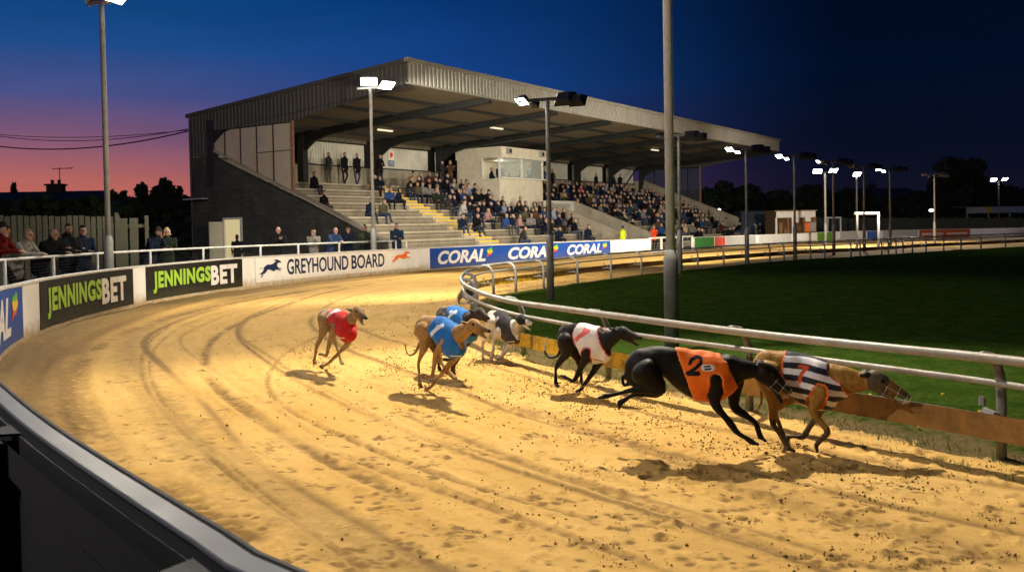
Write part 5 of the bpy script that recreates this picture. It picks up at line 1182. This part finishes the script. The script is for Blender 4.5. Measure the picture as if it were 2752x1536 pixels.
def solid_person(name_label, loc, face, pose, coat, trousers, hair, scale, group, hat=None, hatcol=(.05, .05, .05), glasses=False, beard=None, extra=None, shirt=(.35, .35, .33), skin=0, cat='person', **k):
    B, hd = person_body(pose, hat=hat, detail=True, **k)
    me, co, reg = B.mesh('person', .0105, 2)
    col = np.zeros((len(co), 3)); sk = np.array(SKIN[skin])
    for r_, c_ in (('coat', coat), ('trousers', trousers), ('hair', hair), ('shoe', (.02, .018, .016)), ('skin', sk), ('hat', hatcol), ('shirt', shirt)): col[reg == r_] = c_
    d = co - np.array(hd); hs = (reg == 'skin') & (np.linalg.norm(d, axis=1) < .14)
    red = hs & (np.abs(d[:, 2] + .02) < .03) & (d[:, 0] > .05); col[red] = sk * np.array([1.1, .8, .75])
    for sg in (1, -1):
        e = hs & (np.linalg.norm(d - np.array([.078, .03 * sg, .012]), axis=1) < .017); col[e] = (.06, .03, .02)
        e = hs & (np.linalg.norm((d - np.array([.086, .032 * sg, .034])) * [1, .7, 2], axis=1) < .018); col[e] = np.array(hair) * .6 + sk * .3
    col[hs & (np.abs(d[:, 2] + .06) < .006) & (np.abs(d[:, 1]) < .024) & (d[:, 0] > .06)] = (.25, .08, .06)
    if beard: col[hs & (d[:, 2] < -.035) & (d[:, 0] > .0) & ~((np.abs(d[:, 2] + .06) < .006) & (np.abs(d[:, 1]) < .02))] = beard
    sc_ = vnoise(co, 9, 2)[:, None]; cl = np.isin(reg, ['coat', 'trousers']); col[cl] *= (1 + .35 * sc_[cl])
    setcol(me, np.clip(col, 0, 1)); me.materials.append(M['cloth'])
    o = link('person', me, None, loc, face); o.scale = (scale,) * 3; tag(o, name_label, cat, group)
    return o
def face_to(p, q): return math.atan2(q[1] - p[1], q[0] - p[0])
GR = 'spectators along the handrail'
def rail_point(px, off):
    return min((outer(s, off, .12) for s in np.linspace(SJ - 1, outer_s(1200), 900)), key=lambda q: abs(proj(q + UZ * 1.4)[0] - px))
NAVY, BLK_, GRY = (.016, .022, .04), (.014, .014, .015), (.16, .155, .14)
JEAN = (.03, .045, .085)
for (px, ty, pose, off, coat, hair, kw, lab) in (
    (-20, 597, 'lean', -1.68, (.10, .008, .008), (.1, .09, .08), dict(hat='cap', hatcol=(.02, .018, .016), fat=1.1), 'man in dark flat cap and red jacket at the left frame edge'),
    (52, 614, 'lean', -1.68, (.30, .29, .24), (.22, .17, .10), dict(shirt=(.1, .1, .11)), 'man in a pale grey jacket leaning on the rail with a programme'),
    (122, 613, 'lean', -1.66, BLK_, (.12, .09, .07), dict(hat='bald', fat=1.12, skin=1), 'balding man in a black jacket resting clasped hands on the rail'),
    (183, 600, 'stand', -1.86, (.017, .018, .022), (.05, .03, .02), dict(arms='crossed', beard=(.16, .09, .04), fat=1.1, hood=True), 'bearded man in a black coat upright behind the handrail'),
    (223, 604, 'stand', -1.75, NAVY, (.015, .012, .01), dict(arms='crossed', shirt=(.2, .22, .25)), 'young dark haired man in navy jacket with pale collar'),
    (411, 611, 'lean', -1.70, NAVY, (.25, .24, .22), dict(hat='cap', hatcol=(.05, .045, .04), fat=1.1, skin=1, arms='chin'), 'man in grey flat cap and navy coat beside a blonde woman'),
    (448, 610, 'stand', -1.85, (.022, .032, .022), (.55, .42, .18), dict(long_hair=True, arms='crossed', skirt=True, skin=2), 'blonde woman with a bob in a dark green coat'),
    (747, 608, 'stand', -1.7, BLK_, (.1, .08, .06), dict(hat='bald', arms='phone', skin=2), 'bald man in a long black coat holding his hands together'),
    (842, 613, 'stand', -1.68, (.22, .21, .19), (.012, .01, .008), dict(long_hair=True, arms='phone', skin=2, skirt=True), 'woman with long black hair in a grey coat raising a phone'),
    (893, 610, 'lean', -1.66, (.045, .075, .17), (.2, .15, .1), dict(hat='bald', fat=1.1, skin=2), 'bald man in a blue denim jacket leaning over the rail'),
    (936, 608, 'stand', -1.68, NAVY, (.07, .04, .02), dict(arms='chin', shirt=(.5, .5, .5)), 'man in dark jacket with a lanyard and hand on chin'),
    (980, 602, 'stand', -1.75, (.05, .06, .04), (.06, .04, .025), dict(arms='chin', shirt=(.75, .35, .02)), 'man in olive jacket over a yellow orange top by the column'),
    (1066, 598, 'stand', -1.7, (.014, .03, .06), (.07, .05, .03), dict(arms='crossed', hood=True, shirt=(.6, .6, .6)), 'man in a navy hooded parka, last along the handrail')):
    p = rail_point(px, off); hdp = p + UZ * (POSE_TOP[pose]); 
    d = ray(px, ty); topz = CAMH + d.z * (p.y / d.y); scl = min(1.12, max(.88, (topz - .12) / POSE_TOP[pose]))
    f = face_to(p, (2.5, 8.5)) + random.uniform(-.12, .12)
    if pose == 'lean': 
        q = outer(min(np.linspace(SJ - 1, outer_s(1200), 400), key=lambda s: (outer(s, off, .12) - p).length), 0); f = face_to(p, q) * .75 + f * .25
    kw = dict(kw); trs = kw.pop('trousers', random.choice([JEAN, (.02, .02, .022), (.05, .045, .04)]))
    solid_person(lab, p, f, pose, coat, trs, hair, scl, GR, seed=px, **kw)
pp = rail_point(52, -1.25); b = MB(); b.box(pp + UZ * 1.19 + Vector((.22, -.12, .03)), (.22, .15, .012), (Vector((.9, -.4, .1)).normalized(), Vector((.4, .9, .2)).normalized(), Vector((0, -.2, .97)))); tag(b.build('programme', M['inkgrey']), 'folded race programme held over the rail by the pale jacket man', 'programme')
pq = AT(637, 643, 35); solid_person('person in a dark cap seen small against the lit doorway', (pq.x, pq.y, .12), 1.9, 'stand', BLK_, BLK_, (.02, .02, .02), .80, None, hat='cap', hatcol=(.02, .02, .02), arms='down')
# staff by the gate
for (px, ty, Y, coat, lab, kw) in ((1674, 607, 54.5, (.62, .72, .03), 'steward in a bright yellow jacket seen from behind by the stairwell', dict(hat='beanie', hatcol=(.02, .02, .02), arms='down')),
                               (1757, 605, 56, (.80, .07, .02), 'person in a bright orange red jacket standing at the white gate', dict(arms='phone')),
                               (1690 + 352, 598, 74, BLK_, 'dark figure standing past the stand end by the blue shed', dict()), (2074, 607, 74, (.2, .08, .07), 'person in a dull red coat standing left of the kiosk', dict()), (2101, 605, 74, (.45, .62, .05), 'person in a lime yellow vest in front of the kiosk', dict())):
    p = AT(px, ty, Y); solid_person(lab, (p.x, p.y, 0), random.choice([-1.2, -1.9]) if 'behind' not in lab else 2.3, 'stand', coat, BLK_, (.05, .04, .03), (p.z) / 1.76, None, seed=px, **kw)
# ---- crowd in the stand: shared meshes, coat colour from the object
m, nt, bb = newmat('crowd_clothing'); a = N(nt, 'ShaderNodeAttribute', attribute_name='Col'); sp_ = N(nt, 'ShaderNodeSeparateColor'); L(nt, a.outputs[0], sp_.inputs[0]); oi = N(nt, 'ShaderNodeObjectInfo')
rn = oi.outputs['Random']; r2 = mth(nt, 'FRACT', mth(nt, 'MULTIPLY', rn, 17.3)); r3 = mth(nt, 'FRACT', mth(nt, 'MULTIPLY', rn, 41.7))
skn = ramp(nt, rn, [(0, SKIN[0]), (.5, SKIN[2]), (1, SKIN[1])]); tr = ramp(nt, r2, [(0, (.015, .015, .018)), (.45, JEAN), (.7, (.06, .09, .16)), (.85, (.09, .08, .06)), (1, (.02, .02, .02))]); hr = ramp(nt, r3, [(0, (.012, .01, .008)), (.5, (.05, .03, .018)), (.75, (.2, .14, .06)), (1, (.3, .29, .27))])
c = mixc(nt, sp_.outputs[0], skn, oi.outputs['Color']); c = mixc(nt, sp_.outputs[1], c, tr); c = mixc(nt, sp_.outputs[2], c, hr)
c = mixc(nt, mth(nt, 'MULTIPLY', noise_n(nt, 12, 3), .4), c, (0, 0, 0)); L(nt, c, bb.inputs['Base Color']); bb.inputs['Roughness'].default_value = .95; bb.inputs['Specular IOR Level'].default_value = .05; M['crowd'] = m
def crowd_mesh(pose, **k):
    B, hd = person_body(pose, **k); me, co, reg = B.mesh('person', .021, 1); col = np.zeros((len(co), 3))
    for r_, c_ in (('coat', (1, 0, 0)), ('trousers', (0, 1, 0)), ('shoe', (0, 1, 0)), ('hair', (0, 0, 1)), ('hat', (0, 0, 1)), ('shirt', (0, 0, 0))): col[reg == r_] = c_
    setcol(me, col); me.materials.append(M['crowd']); return me
SITM = [('', crowd_mesh('sit', seed=1)), ('', crowd_mesh('sit', seed=2, arms='crossed')), ('', crowd_mesh('sit', seed=3, arms='chin', fat=1.1)), (' with long hair', crowd_mesh('sit', seed=4, long_hair=True)), (' in woolly hat', crowd_mesh('sit', seed=5, hat='beanie', arms='crossed', fat=1.1)), (' with leg out', crowd_mesh('sit', seed=6, arms='legcross')), (' with bald head', crowd_mesh('sit', seed=7, hat='bald', fat=1.12)), (' in flat cap', crowd_mesh('sit', seed=8, hat='cap', hood=True))]
STM = [crowd_mesh('stand', seed=1, arms='crossed'), crowd_mesh('stand', seed=2, arms='down', fat=1.1), crowd_mesh('stand', seed=3, arms='phone', long_hair=True)]
COATS = [('black', (.010, .010, .011), 30), ('navy', (.011, .017, .036), 22), ('charcoal', (.035, .035, .038), 12), ('green', (.022, .035, .022), 7), ('blue', (.025, .06, .18), 6), ('brown', (.09, .055, .03), 5), ('grey', (.17, .165, .155), 6), ('olive', (.085, .08, .045), 4), ('red', (.36, .025, .02), 1.2), ('lilac', (.25, .30, .42), 2), ('white', (.55, .53, .5), 1.6), ('pink', (.42, .25, .25), 1.6), ('orange', (.5, .13, .03), .4), ('tan', (.3, .22, .13), 3), ('maroon', (.07, .02, .02), 2)]
ORD = 'first second third fourth fifth sixth seventh eighth ninth tenth eleventh'.split()
NUM = ORD + ['twelfth', 'thirteenth', 'fourteenth', 'fifteenth', 'sixteenth', 'seventeenth', 'eighteenth', 'nineteenth', 'twentieth'] + ['twenty-' + w_ for w_ in ORD[:9]] + ['thirtieth'] + ['thirty-' + w_ for w_ in ORD[:9]] + ['fortieth']
seats = []           # (block, tier, s, kind, coat)
def find(px, py, stand=False):
    best = None
    for k in range(1, NT + 1):
        t = tier_t(k) + .30
        lo, hi = .5, LEN - .5
        for _ in range(30):
            mid = (lo + hi) / 2
            if proj(S(mid, t, tier_h(k)))[0] < px: lo = mid
            else: hi = mid
        e = abs(proj(S(lo, t, tier_h(k)))[1] - py)
        if best is None or e < best[0]: best = (e, k, lo)
    return best[1], best[2]
K_ = 1.0683
cdict = {n_: c_ for n_, c_, _ in COATS}
explicit = [(1035, 489, 'charcoal', 4), (1048, 489, 'olive', 3), (1060, 489, 'grey', 0), (1074, 476, 'black', 1), (1088, 474, 'black', 2), (1103, 480, 'navy', 0), (1118, 486, 'black', 5), (1130, 492, 'navy', 1), (785, 468, 'black', 0), (806, 520, 'black', 0), (926, 543, 'navy', 1), (960, 543, 'olive', 5), (975, 510, 'blue', 0), (1000, 510, 'navy', 3), (935, 480, 'black', 0), (958, 478, 'navy', 2),
            (1163, 578, 'navy', 5), (1192, 578, 'black', 5), (1266, 572, 'blue', 6), (1286, 572, 'navy', 0), (1305, 572, 'pink', 3), (1363, 555, 'blue', 0), (1200, 540, 'black', 0), (1380, 588, 'black', 0), (1440, 585, 'black', 0), (1475, 595, 'navy', 0), (1142, 522, 'navy', 6), (1250, 545, 'navy', 2), (1268, 540, 'lilac', 0), (1320, 540, 'green', 0), (1080, 492, 'grey', 3), (1092, 492, 'pink', 3), (1332, 508, 'red', 0), (1225, 525, 'navy', 0), (1300, 520, 'brown', 4)]
for x, y, cn, mi in explicit:
    k, s_ = find(x * K_, y * K_ + 6); seats.append([k, s_, mi, cn])
def dens(s_, k):
    if s_ < 9.4: return .0
    if s_ < V1s:
        q = k + (s_ - 11.2) * .16
        return (.9 if q > 6.4 else (.5 if q > 4.6 else .10)) * (.5 + vn2(np.array([s_ / 1.9]), np.array([k / 1.6]), 15)[0] * .8)
    q = k + (s_ - 26) * .10
    return (.80 if q > 5.6 else (.55 if q > 4.0 else .22)) * (.45 + vn2(np.array([s_ / 2.3]), np.array([k / 1.6]), 5)[0] * .9)
used_ = [(k, s_) for k, s_, _, _ in seats]
for k in range(1, NT + 1):
    s_ = 11.5
    while s_ < LEN - .8:
        s_ += random.uniform(.52, .74)
        if V1s - .35 < s_ < V2s + .55 and k <= KV + 1: continue
        if ca - .5 < s_ < cz + .5 and k >= 7: continue
        if random.random() > dens(s_, k) or s_ > LEN - .8: continue
        if 42 < s_ and random.random() < .35: continue
        if any(k == k2 and abs(s_ - s2) < .5 for k2, s2 in used_): continue
        used_.append((k, s_)); seats.append([k, s_, random.choice([0, 0, 1, 1, 2, 3, 3, 4, 5, 6, 7]), random.choices([c_[0] for c_ in COATS], [c_[2] for c_ in COATS])[0]])
stands = [(828, 470, 'charcoal', 0), (868, 472, 'black', 1), (899, 470, 'black', 1), (957, 462, 'black', 0), (1112, 478, 'charcoal', 2), (1133, 478, 'brown', 2), (1152, 478, 'black', 1), (1168, 478, 'black', 0), (1185, 482, 'black', 1), (1368, 478, 'blue', 0), (1500, 470, 'black', 1), (1545, 470, 'navy', 0), (1560, 475, 'black', 1), (1390, 478, 'black', 0)]
def blk(s_): return 0 if s_ < 10.3 else (1 if s_ < 24 else 2)
BN = ['towards the yellow stairs', 'from the yellow stairs', 'from the stairwell']
BASE = [x for x in D2]; crowd = 0
rows = {}
for e in seats: rows.setdefault((blk(e[1]), e[0]), []).append(e)
fdir = -D2
for (b_, k), es in sorted(rows.items()):
    es.sort(key=lambda e: e[1])
    for n_, (k_, s_, mi, cn) in enumerate(es):
        ex, me = SITM[mi]; o = bpy.data.objects.new('person', me); C.objects.link(o)
        o.location = S(s_, tier_t(k) + .20 + random.uniform(-.04, .22), tier_h(k)); tgt = (o.location.x * .55 + 1.0, o.location.y - 20)
        o.rotation_euler = (0, 0, math.atan2(fdir.y, fdir.x) + random.gauss(.08, .4)); z = random.uniform(.98, 1.12); o.scale = (z, z * random.uniform(.95, 1.12), z)
        cc = cdict[cn]; v_ = random.uniform(.75, 1.25); o.color = (cc[0] * v_, cc[1] * v_, cc[2] * v_, 1)
        art = 'an' if cn[0] in 'aeiou' else 'a'
        lab = f"{cn} coated spectator{ex}, {ORD[k-1]} step, {NUM[n_]} along {BN[b_]}"
        tag(o, lab, 'person', 'spectators seated in the grandstand'); crowd += 1
plc = ['alone nearest the glazed end screen', 'second from the glazed end screen', 'third from the glazed end screen', 'behind the pale floodlight column', 'first of the group left of the box', 'second of the group left of the box', 'third of the group left of the box', 'fourth of the group left of the box', 'right beside the commentary box wall', 'just past the commentary box', 'near the first column past the commentary box', 'near the second column past the commentary box', 'paired by the second column past the box', 'beside the blue coated one past the box']
for i, (x, y, cn, mi) in enumerate(stands):
    k, s_ = find(x * K_, y * K_ + 30); k = NT; 
    t = tier_t(NT) + .6
    lo, hi = .5, LEN
    for _ in range(30):
        mid = (lo + hi) / 2
        if proj(S(mid, t, tier_h(NT)))[0] < x * K_: lo = mid
        else: hi = mid
    o = bpy.data.objects.new('person', STM[mi]); C.objects.link(o); o.location = S(lo, t, tier_h(NT)); o.rotation_euler = (0, 0, math.atan2(fdir.y, fdir.x) + random.gauss(0, .3)); z = random.uniform(.97, 1.06); o.scale = (z, z, z); o.color = (*cdict[cn], 1)
    tag(o, f"{cn} coated spectator standing on top step, {plc[i]}", 'person', 'spectators standing on the top step')
for i, (s_, t, cn, mi, lb) in enumerate(((18.5, 9.2, 'navy', 0, 'commentator in a navy top at the side window of the commentary box'), (19.2, 9.0, 'navy', 1, 'tall commentator standing in the left window of the commentary box'), (20.2, 9.0, 'black', 2, 'commentator seated low beside the middle window bar'), (21.4, 9.0, 'charcoal', 0, 'commentator just right of the middle window bar'), (22.0, 9.3, 'brown', 2, 'commentator low in the right window of the commentary box'))):
    o = bpy.data.objects.new('person', STM[mi]); C.objects.link(o); o.location = S(s_, t, 3.62 + (0, .25, -.25, -.1, -.3)[i]); o.rotation_euler = (0, 0, math.atan2(fdir.y, fdir.x) + random.gauss(0, .5)); o.color = (*cdict[cn], 1); tag(o, lb, 'person', 'commentators in the box')
# ------------------------------------------------------------------ left background: timber fence, houses, hedge trees
def timber(px0, px1, Y0, Y1, ty0, ty1, label, pitch=.16):
    p0, p1 = AT(px0, ty0, Y0), AT(px1, ty1, Y1); Ln = (Vector((p1.x, p1.y, 0)) - Vector((p0.x, p0.y, 0))).length; n = int(Ln / pitch)
    r = empty('timber_fence', (p0.x, p0.y, 0)); tag(r, label, 'fence'); d = Vector((p1.x - p0.x, p1.y - p0.y, 0)).normalized(); nn = Vector((-d.y, d.x, 0))
    b = MB()
    for k in range(n):
        x = (k + .5) * pitch; z = p0.z + (p1.z - p0.z) * k / n + random.uniform(-.02, .02); q = Vector((p0.x, p0.y, 0)) + d * x; b.box(q + UZ * (z / 2) - nn * (.02 if k % 2 else 0), (pitch * .82, .022, z), (d, nn, UZ))
    INV(b.build('boards', M['wood_dark'], r), r); b = MB()
    for z in (.4, 1.9): b.box(Vector((p0.x, p0.y, z)) + d * Ln / 2 + nn * .05, (Ln, .05, .1), (d, nn, UZ))
    INV(b.build('rails', M['wood_dark'], r), r)
    for x in (0, Ln): b = MB(); b.box(Vector((p0.x, p0.y, 0)) + d * x - nn * .05 + UZ * (p0.z / 2 + .03), (.11, .11, p0.z + .06), (d, nn, UZ)); INV(b.build('post', M['wood_dark'], r), r)
timber(-60, 312, 25, 27, 580, 581, 'dark vertical board fence behind the spectators at the left')
timber(316, 393, 27.2, 27.6, 585, 588, 'plainer darker fence panel right of the left floodlight column', .3)
def house(x0, x1, Y, ye, yr, label, chim=None, aerial=False, hip=.25, mat='nightwall'):
    a, c_ = AT(x0, ye, Y), AT(x1, ye, Y); rz = AT(x0, yr, Y).z; he = a.z; dep = 8; r = empty('house', ((a.x + c_.x) / 2, Y, 0)); tag(r, label, 'house')
    b = MB(); b.hexa([Vector((a.x + .3, Y, -.06)), Vector((c_.x - .3, Y, -.06)), Vector((c_.x - .3, Y + dep, -.06)), Vector((a.x + .3, Y + dep, -.06))], [Vector((a.x + .3, Y, he)), Vector((c_.x - .3, Y, he)), Vector((c_.x - .3, Y + dep, he)), Vector((a.x + .3, Y + dep, he))]); INV(b.build('wall', M[mat], r), r)
    ins_ = (c_.x - a.x) * hip * .3; b = MB(); b.add([(a.x - .2, Y - .4, he), (c_.x + .2, Y - .4, he), (c_.x + .2, Y + dep + .4, he), (a.x - .2, Y + dep + .4, he), (a.x + ins_, Y + dep / 2, rz), (c_.x - ins_, Y + dep / 2, rz)], [(0, 1, 5, 4), (1, 2, 5), (2, 3, 4, 5), (3, 0, 4), (3, 2, 1, 0)]); rf_ = INV(b.build('roof', M['nightwall'], r), r)
    b = MB()
    for q in (.25, .6): b = MB(); b.box(((a.x + (c_.x - a.x) * q), Y - .02, he * .55), (1.3, .06, 1.1)); INV(b.build('window', M['glass_side'], r), r)
    if chim:
        p = AT(chim[0], chim[1], Y + dep / 2); b = MB(); b.box((p.x, p.y, (p.z + he) / 2), (1.1, .7, p.z - he)); b.box((p.x, p.y, p.z - .08), (1.3, .9, .12)); b.tube([(p.x - .25, p.y, p.z - .1), (p.x - .25, p.y, p.z + .3)], .12, 8); b.tube([(p.x + .25, p.y, p.z - .1), (p.x + .25, p.y, p.z + .3)], .12, 8); ch_ = b.build('chimney', M['nightwall'], rf_)
        if aerial:
            b = MB(); b.tube([(p.x + .3, p.y, p.z - .2), (p.x + .3, p.y, p.z + 1.2)], .03, 5); b.tube([(p.x - .2, p.y, p.z + 1.1), (p.x + 1.3, p.y, p.z + 1.15)], .025, 5)
            for q in (-.1, .3, .7, 1.1): b.tube([(p.x + q, p.y - .3, p.z + 1.12), (p.x + q, p.y + .3, p.z + 1.12)], .02, 4)
            tag(INV(b.build('tv_aerial', M['cable'], r), r))
    return r
house(-160, 252, 62, 552, 512, 'long low house in silhouette with chimney and aerial', (150, 494), True)
house(262, 500, 72, 560, 527, 'darker house roof between the hedge trees and the stand', None)
house(2288, 2492, 130, 545, 505, 'dark house with a chimney beyond the far fence', (2343, 496))
house(2120, 2262, 140, 545, 522, 'low dark roof left of the chimneyed house beyond the fence')
def leafy(px, ty, wpx, Y, label, by=None, n=1500, group='dark trees against the dusk sky', name='tree', leaf=.32, seed=1):
    rs = random.Random(seed); p = AT(px, ty, Y); w_ = wpx * Y / F; top = p.z; r = empty(name, (p.x, Y, 0)); tag(r, label, 'tree' if name == 'tree' else name, group)
    b = MB(); b.tube([(p.x, Y, -.06), (p.x + .1, Y, top * .35), (p.x - .1, Y, top * .7)], [w_ * .05, w_ * .035, w_ * .012], 8)
    for q in range(6):
        a = rs.uniform(0, 6.28); b.tube([(p.x, Y, top * .3), (p.x + math.cos(a) * w_ * .3, Y + math.sin(a) * w_ * .3, top * rs.uniform(.55, .8))], [w_ * .02, w_ * .006], 5)
    INV(b.build('trunk', M['bark'], r), r)
    V = []; Fc = []; bl = []
    hh = top * .78
    for q in range(16):
        a = rs.uniform(0, 6.28); e = rs.uniform(-.9, .95); rad = w_ * .5 * rs.uniform(.3, .8) * math.sqrt(max(.05, 1 - e * e)); bl.append((p.x + math.cos(a) * rad, Y + math.sin(a) * rad, top - hh / 2 + e * hh * .40, w_ * rs.uniform(.11, .2), hh * rs.uniform(.1, .16)))
    for q in range(n):
        c_ = rs.choice(bl); d = Vector((rs.gauss(0, 1), rs.gauss(0, 1), rs.gauss(0, 1))).normalized() * rs.random() ** .35 * rs.uniform(.85, 1.15); o_ = Vector((c_[0] + d.x * c_[3], c_[1] + d.y * c_[3], c_[2] + d.z * c_[4]))
        s_ = leaf * rs.uniform(.6, 1.4); u1 = Vector((rs.gauss(0, 1), rs.gauss(0, 1), rs.gauss(0, 1))).normalized() * s_; u2 = u1.cross(Vector((rs.gauss(0, 1), rs.gauss(0, 1), rs.gauss(0, 1)))).normalized() * s_ * .6; k = len(V)
        V += [tuple(o_ - u1), tuple(o_ + u2), tuple(o_ + u1), tuple(o_ - u2)]; Fc.append((k, k + 1, k + 2, k + 3))
    me = np_mesh('crown', V, Fc, M['leafdark'], False); INV(link('crown', me, r), r)
for i, a in enumerate(((37, 494, 20, 66, 'small lone tree poking above the long low roof at the left'), (320, 502, 70, 60, 'low rounded hedge tree right of the left floodlight column'), (375, 492, 80, 62, 'middle hedge tree left of the grandstand'), (440, 480, 90, 60, 'tallest of the hedge trees close to the grandstand wall'), (488, 500, 60, 61, 'small hedge tree touching the grandstand wall'))): leafy(*a, seed=i + 3, n=1700, leaf=.2)
for i, a in enumerate(((1925, 488, 150, 105, 'broad dark tree just beyond the open stand end'), (2010, 498, 120, 110, 'rounded dark tree right of the broad one beyond the stand end'), (2090, 512, 110, 115, 'lower dark tree behind the kiosk'), (2195, 488, 110, 112, 'dark bushy tree behind the lit white column'), (2255, 486, 90, 118, 'dark bushy tree right of the lit white column'), (1830, 500, 120, 112, 'dark tree seen through the stand end screen'), (2598, 418, 190, 110, 'very large dark tree towering at the right'), (2500, 492, 80, 118, 'smaller dark tree at the left foot of the very large tree'), (2700, 492, 110, 112, 'dark tree at the right edge of the frame'), (2760, 500, 90, 110, 'dark tree cut by the right frame edge'), (1720, 520, 120, 115, 'low dark tree hidden behind the stand end'))): leafy(*a, seed=i + 30, n=2600 if a[2] < 160 else 6000, leaf=.38)
V = []; Fc = []; rs = random.Random(5)
for q in range(9000):
    px = rs.uniform(1500, 2850); Y = rs.uniform(118, 124); zt = AT(px, 527 + 8 * math.sin(px / 37) + 5 * math.sin(px / 13), Y).z; x = AT(px, 600, Y).x; z = rs.uniform(0, zt); s_ = .55
    u1 = Vector((rs.gauss(0, 1), rs.gauss(0, 1), rs.gauss(0, 1))).normalized() * s_; u2 = u1.cross(Vector((rs.gauss(0, 1), rs.gauss(0, 1), 1))).normalized() * s_; o_ = Vector((x, Y, z)); k = len(V); V += [tuple(o_ - u1), tuple(o_ + u2), tuple(o_ + u1), tuple(o_ - u2)]; Fc.append((k, k + 1, k + 2, k + 3))
tag(link('far_woods', np_mesh('far_woods', V, Fc, M['leafdark'], False)), 'unbroken dark belt of trees along the far horizon', 'woods', kind='stuff')
V = []; Fc = []
for q in range(3500):
    px = rs.uniform(-220, 510); Y = rs.uniform(57, 60); zt = AT(px, 536 + 6 * math.sin(px / 23), Y).z; x = AT(px, 600, Y).x; z = rs.uniform(0, zt); s_ = .35
    u1 = Vector((rs.gauss(0, 1), rs.gauss(0, 1), rs.gauss(0, 1))).normalized() * s_; u2 = u1.cross(Vector((rs.gauss(0, 1), rs.gauss(0, 1), 1))).normalized() * s_; o_ = Vector((x, Y, z)); k = len(V); V += [tuple(o_ - u1), tuple(o_ + u2), tuple(o_ + u1), tuple(o_ - u2)]; Fc.append((k, k + 1, k + 2, k + 3))
tag(link('hedge_foliage', np_mesh('hedge_foliage', V, Fc, M['leafdark'], False)), 'black mass of hedge in front of the houses at the left', 'hedge', kind='stuff')
# ------------------------------------------------------------------ right background
r = empty('perimeter_fence', AT(2400, 600, 84)); r.location.z = 0; tag(r, 'dark panelled perimeter fence along the far side', 'fence')
for px0 in range(1890, 2790, 34):
    a, c_ = AT(px0, 586, 84), AT(px0 + 33, 586, 84); b = MB(); b.box(((a.x + c_.x) / 2, 84, a.z / 2), (c_.x - a.x, .08, a.z)); b.box((a.x, 83.9, a.z / 2 + .05), (.14, .14, a.z + .1)); INV(b.build('fence_panel', M['wood_dark'], r), r)
k0, k1 = AT(2085, 568, 70), AT(2190, 568, 70)
r = empty('kiosk', ((k0.x + k1.x) / 2, 70, 0)); tag(r, 'small lit kiosk with white fascia and open front', 'kiosk'); w_ = k1.x - k0.x; H_ = k0.z; cx = (k0.x + k1.x) / 2
b = MB(); b.box((cx, 70.0, H_ - .25), (w_, .3, .5)); INV(b.build('fascia', M['inkwhite'], r), r)
b = MB(); b.box((cx, 73, H_ / 2), (w_, .1, H_)); b.box((k0.x + .05, 71.5, H_ / 2), (.1, 3, H_)); b.box((k1.x - .05, 71.5, H_ / 2), (.1, 3, H_)); b.box((cx, 71.5, H_ + .03), (w_ + .3, 3.4, .08)); INV(b.build('wall', surf('kiosk_brown', (.3, .19, .09), .8), r), r)
for q in (.0, .30, .42, .72, 1.0): b = MB(); b.box((k0.x + w_ * q, 69.95, H_ / 2 - .25), (.14, .14, H_ - .5)); INV(b.build('post', M['inkwhite'] if q in (0, .42) else M['rust'], r), r)
for q, z, c_, nm in ((.5, 1.9, 'inkwhite', 'notice_board'), (.8, 1.95, 'inkwhite', 'notice_board'), (.79, 1.15, 'inkorange', 'orange_panel'), (.93, 1.2, 'inkgrey', 'grey_panel')): b = MB(); b.box((k0.x + w_ * q, 69.8, z), (.42, .05, .7)); INV(b.build(nm, M[c_], r), r)
l = bpy.data.lights.new('kiosk_light', 'POINT'); l.energy = 22; l.color = (1, .7, .4); o = bpy.data.objects.new('kiosk_light', l); C.objects.link(o); o.location = (cx, 71, 2.0)
a, c_ = AT(1990, 571, 76), AT(2083, 571, 76); b = MB(); b.box(((a.x + c_.x) / 2, 77, a.z / 2), (c_.x - a.x, 2.6, a.z)); b.box(((a.x + c_.x) / 2, 77, a.z + .05), (c_.x - a.x + .3, 2.9, .1)); tag(b.build('shed', surf('dark_blue_shed', (.02, .035, .06), .7, 0, .3)), 'dark blue flat roofed shed between the stand and the kiosk', 'shed')
def goal(px0, px1, ty, Y, label):
    a, c_ = AT(px0, ty, Y), AT(px1, ty, Y); r = empty('goal', ((a.x + c_.x) / 2, Y, 0)); tag(r, label, 'goal', 'football goals')
    for x, zz in ((a.x, a.z), (c_.x, c_.z)): b = MB(); b.tube([(x, Y, 0), (x, Y, a.z)], .07, 8); INV(b.build('post', M['white_metal'], r), r)
    b = MB(); b.tube([(a.x - .15, Y, a.z), (c_.x + .05, Y, a.z)], .075, 8); INV(b.build('crossbar', M['white_metal'], r), r)
goal(2303, 2361, 574, 52, 'nearer and larger white goal frame in the infield'); goal(2224, 2259, 585, 74, 'farther small white goal frame near the kiosk')
a = AT(2598, 556, 88); r = empty('canopy_stand', (a.x + 5, 88, 0)); tag(r, 'small far canopy with a pale, yellow and blue fascia', 'canopy'); x = a.x
for (w2, c_) in ((1.95, (.4, .36, .3)), (.55, (.5, .33, .05)), (3.2, (.22, .27, .33)), (3.6, (.42, .34, .28))): b = MB(); b.box((x + w2 / 2, 88, a.z - .33), (w2 - .02, .15, .62)); INV(b.build('fascia_board', plain(*c_), r), r); x += w2
b = MB(); b.box(((a.x + x) / 2, 89.5, a.z + .02), (x - a.x, 3.2, .08)); INV(b.build('roof', M['steel'], r), r)
for q in range(5): b = MB(); b.tube([(a.x + .1 + q * 2.1, 88.1, 0), (a.x + .1 + q * 2.1, 88.1, a.z - .6)], .06, 6); INV(b.build('post', M['railgrey'], r), r)
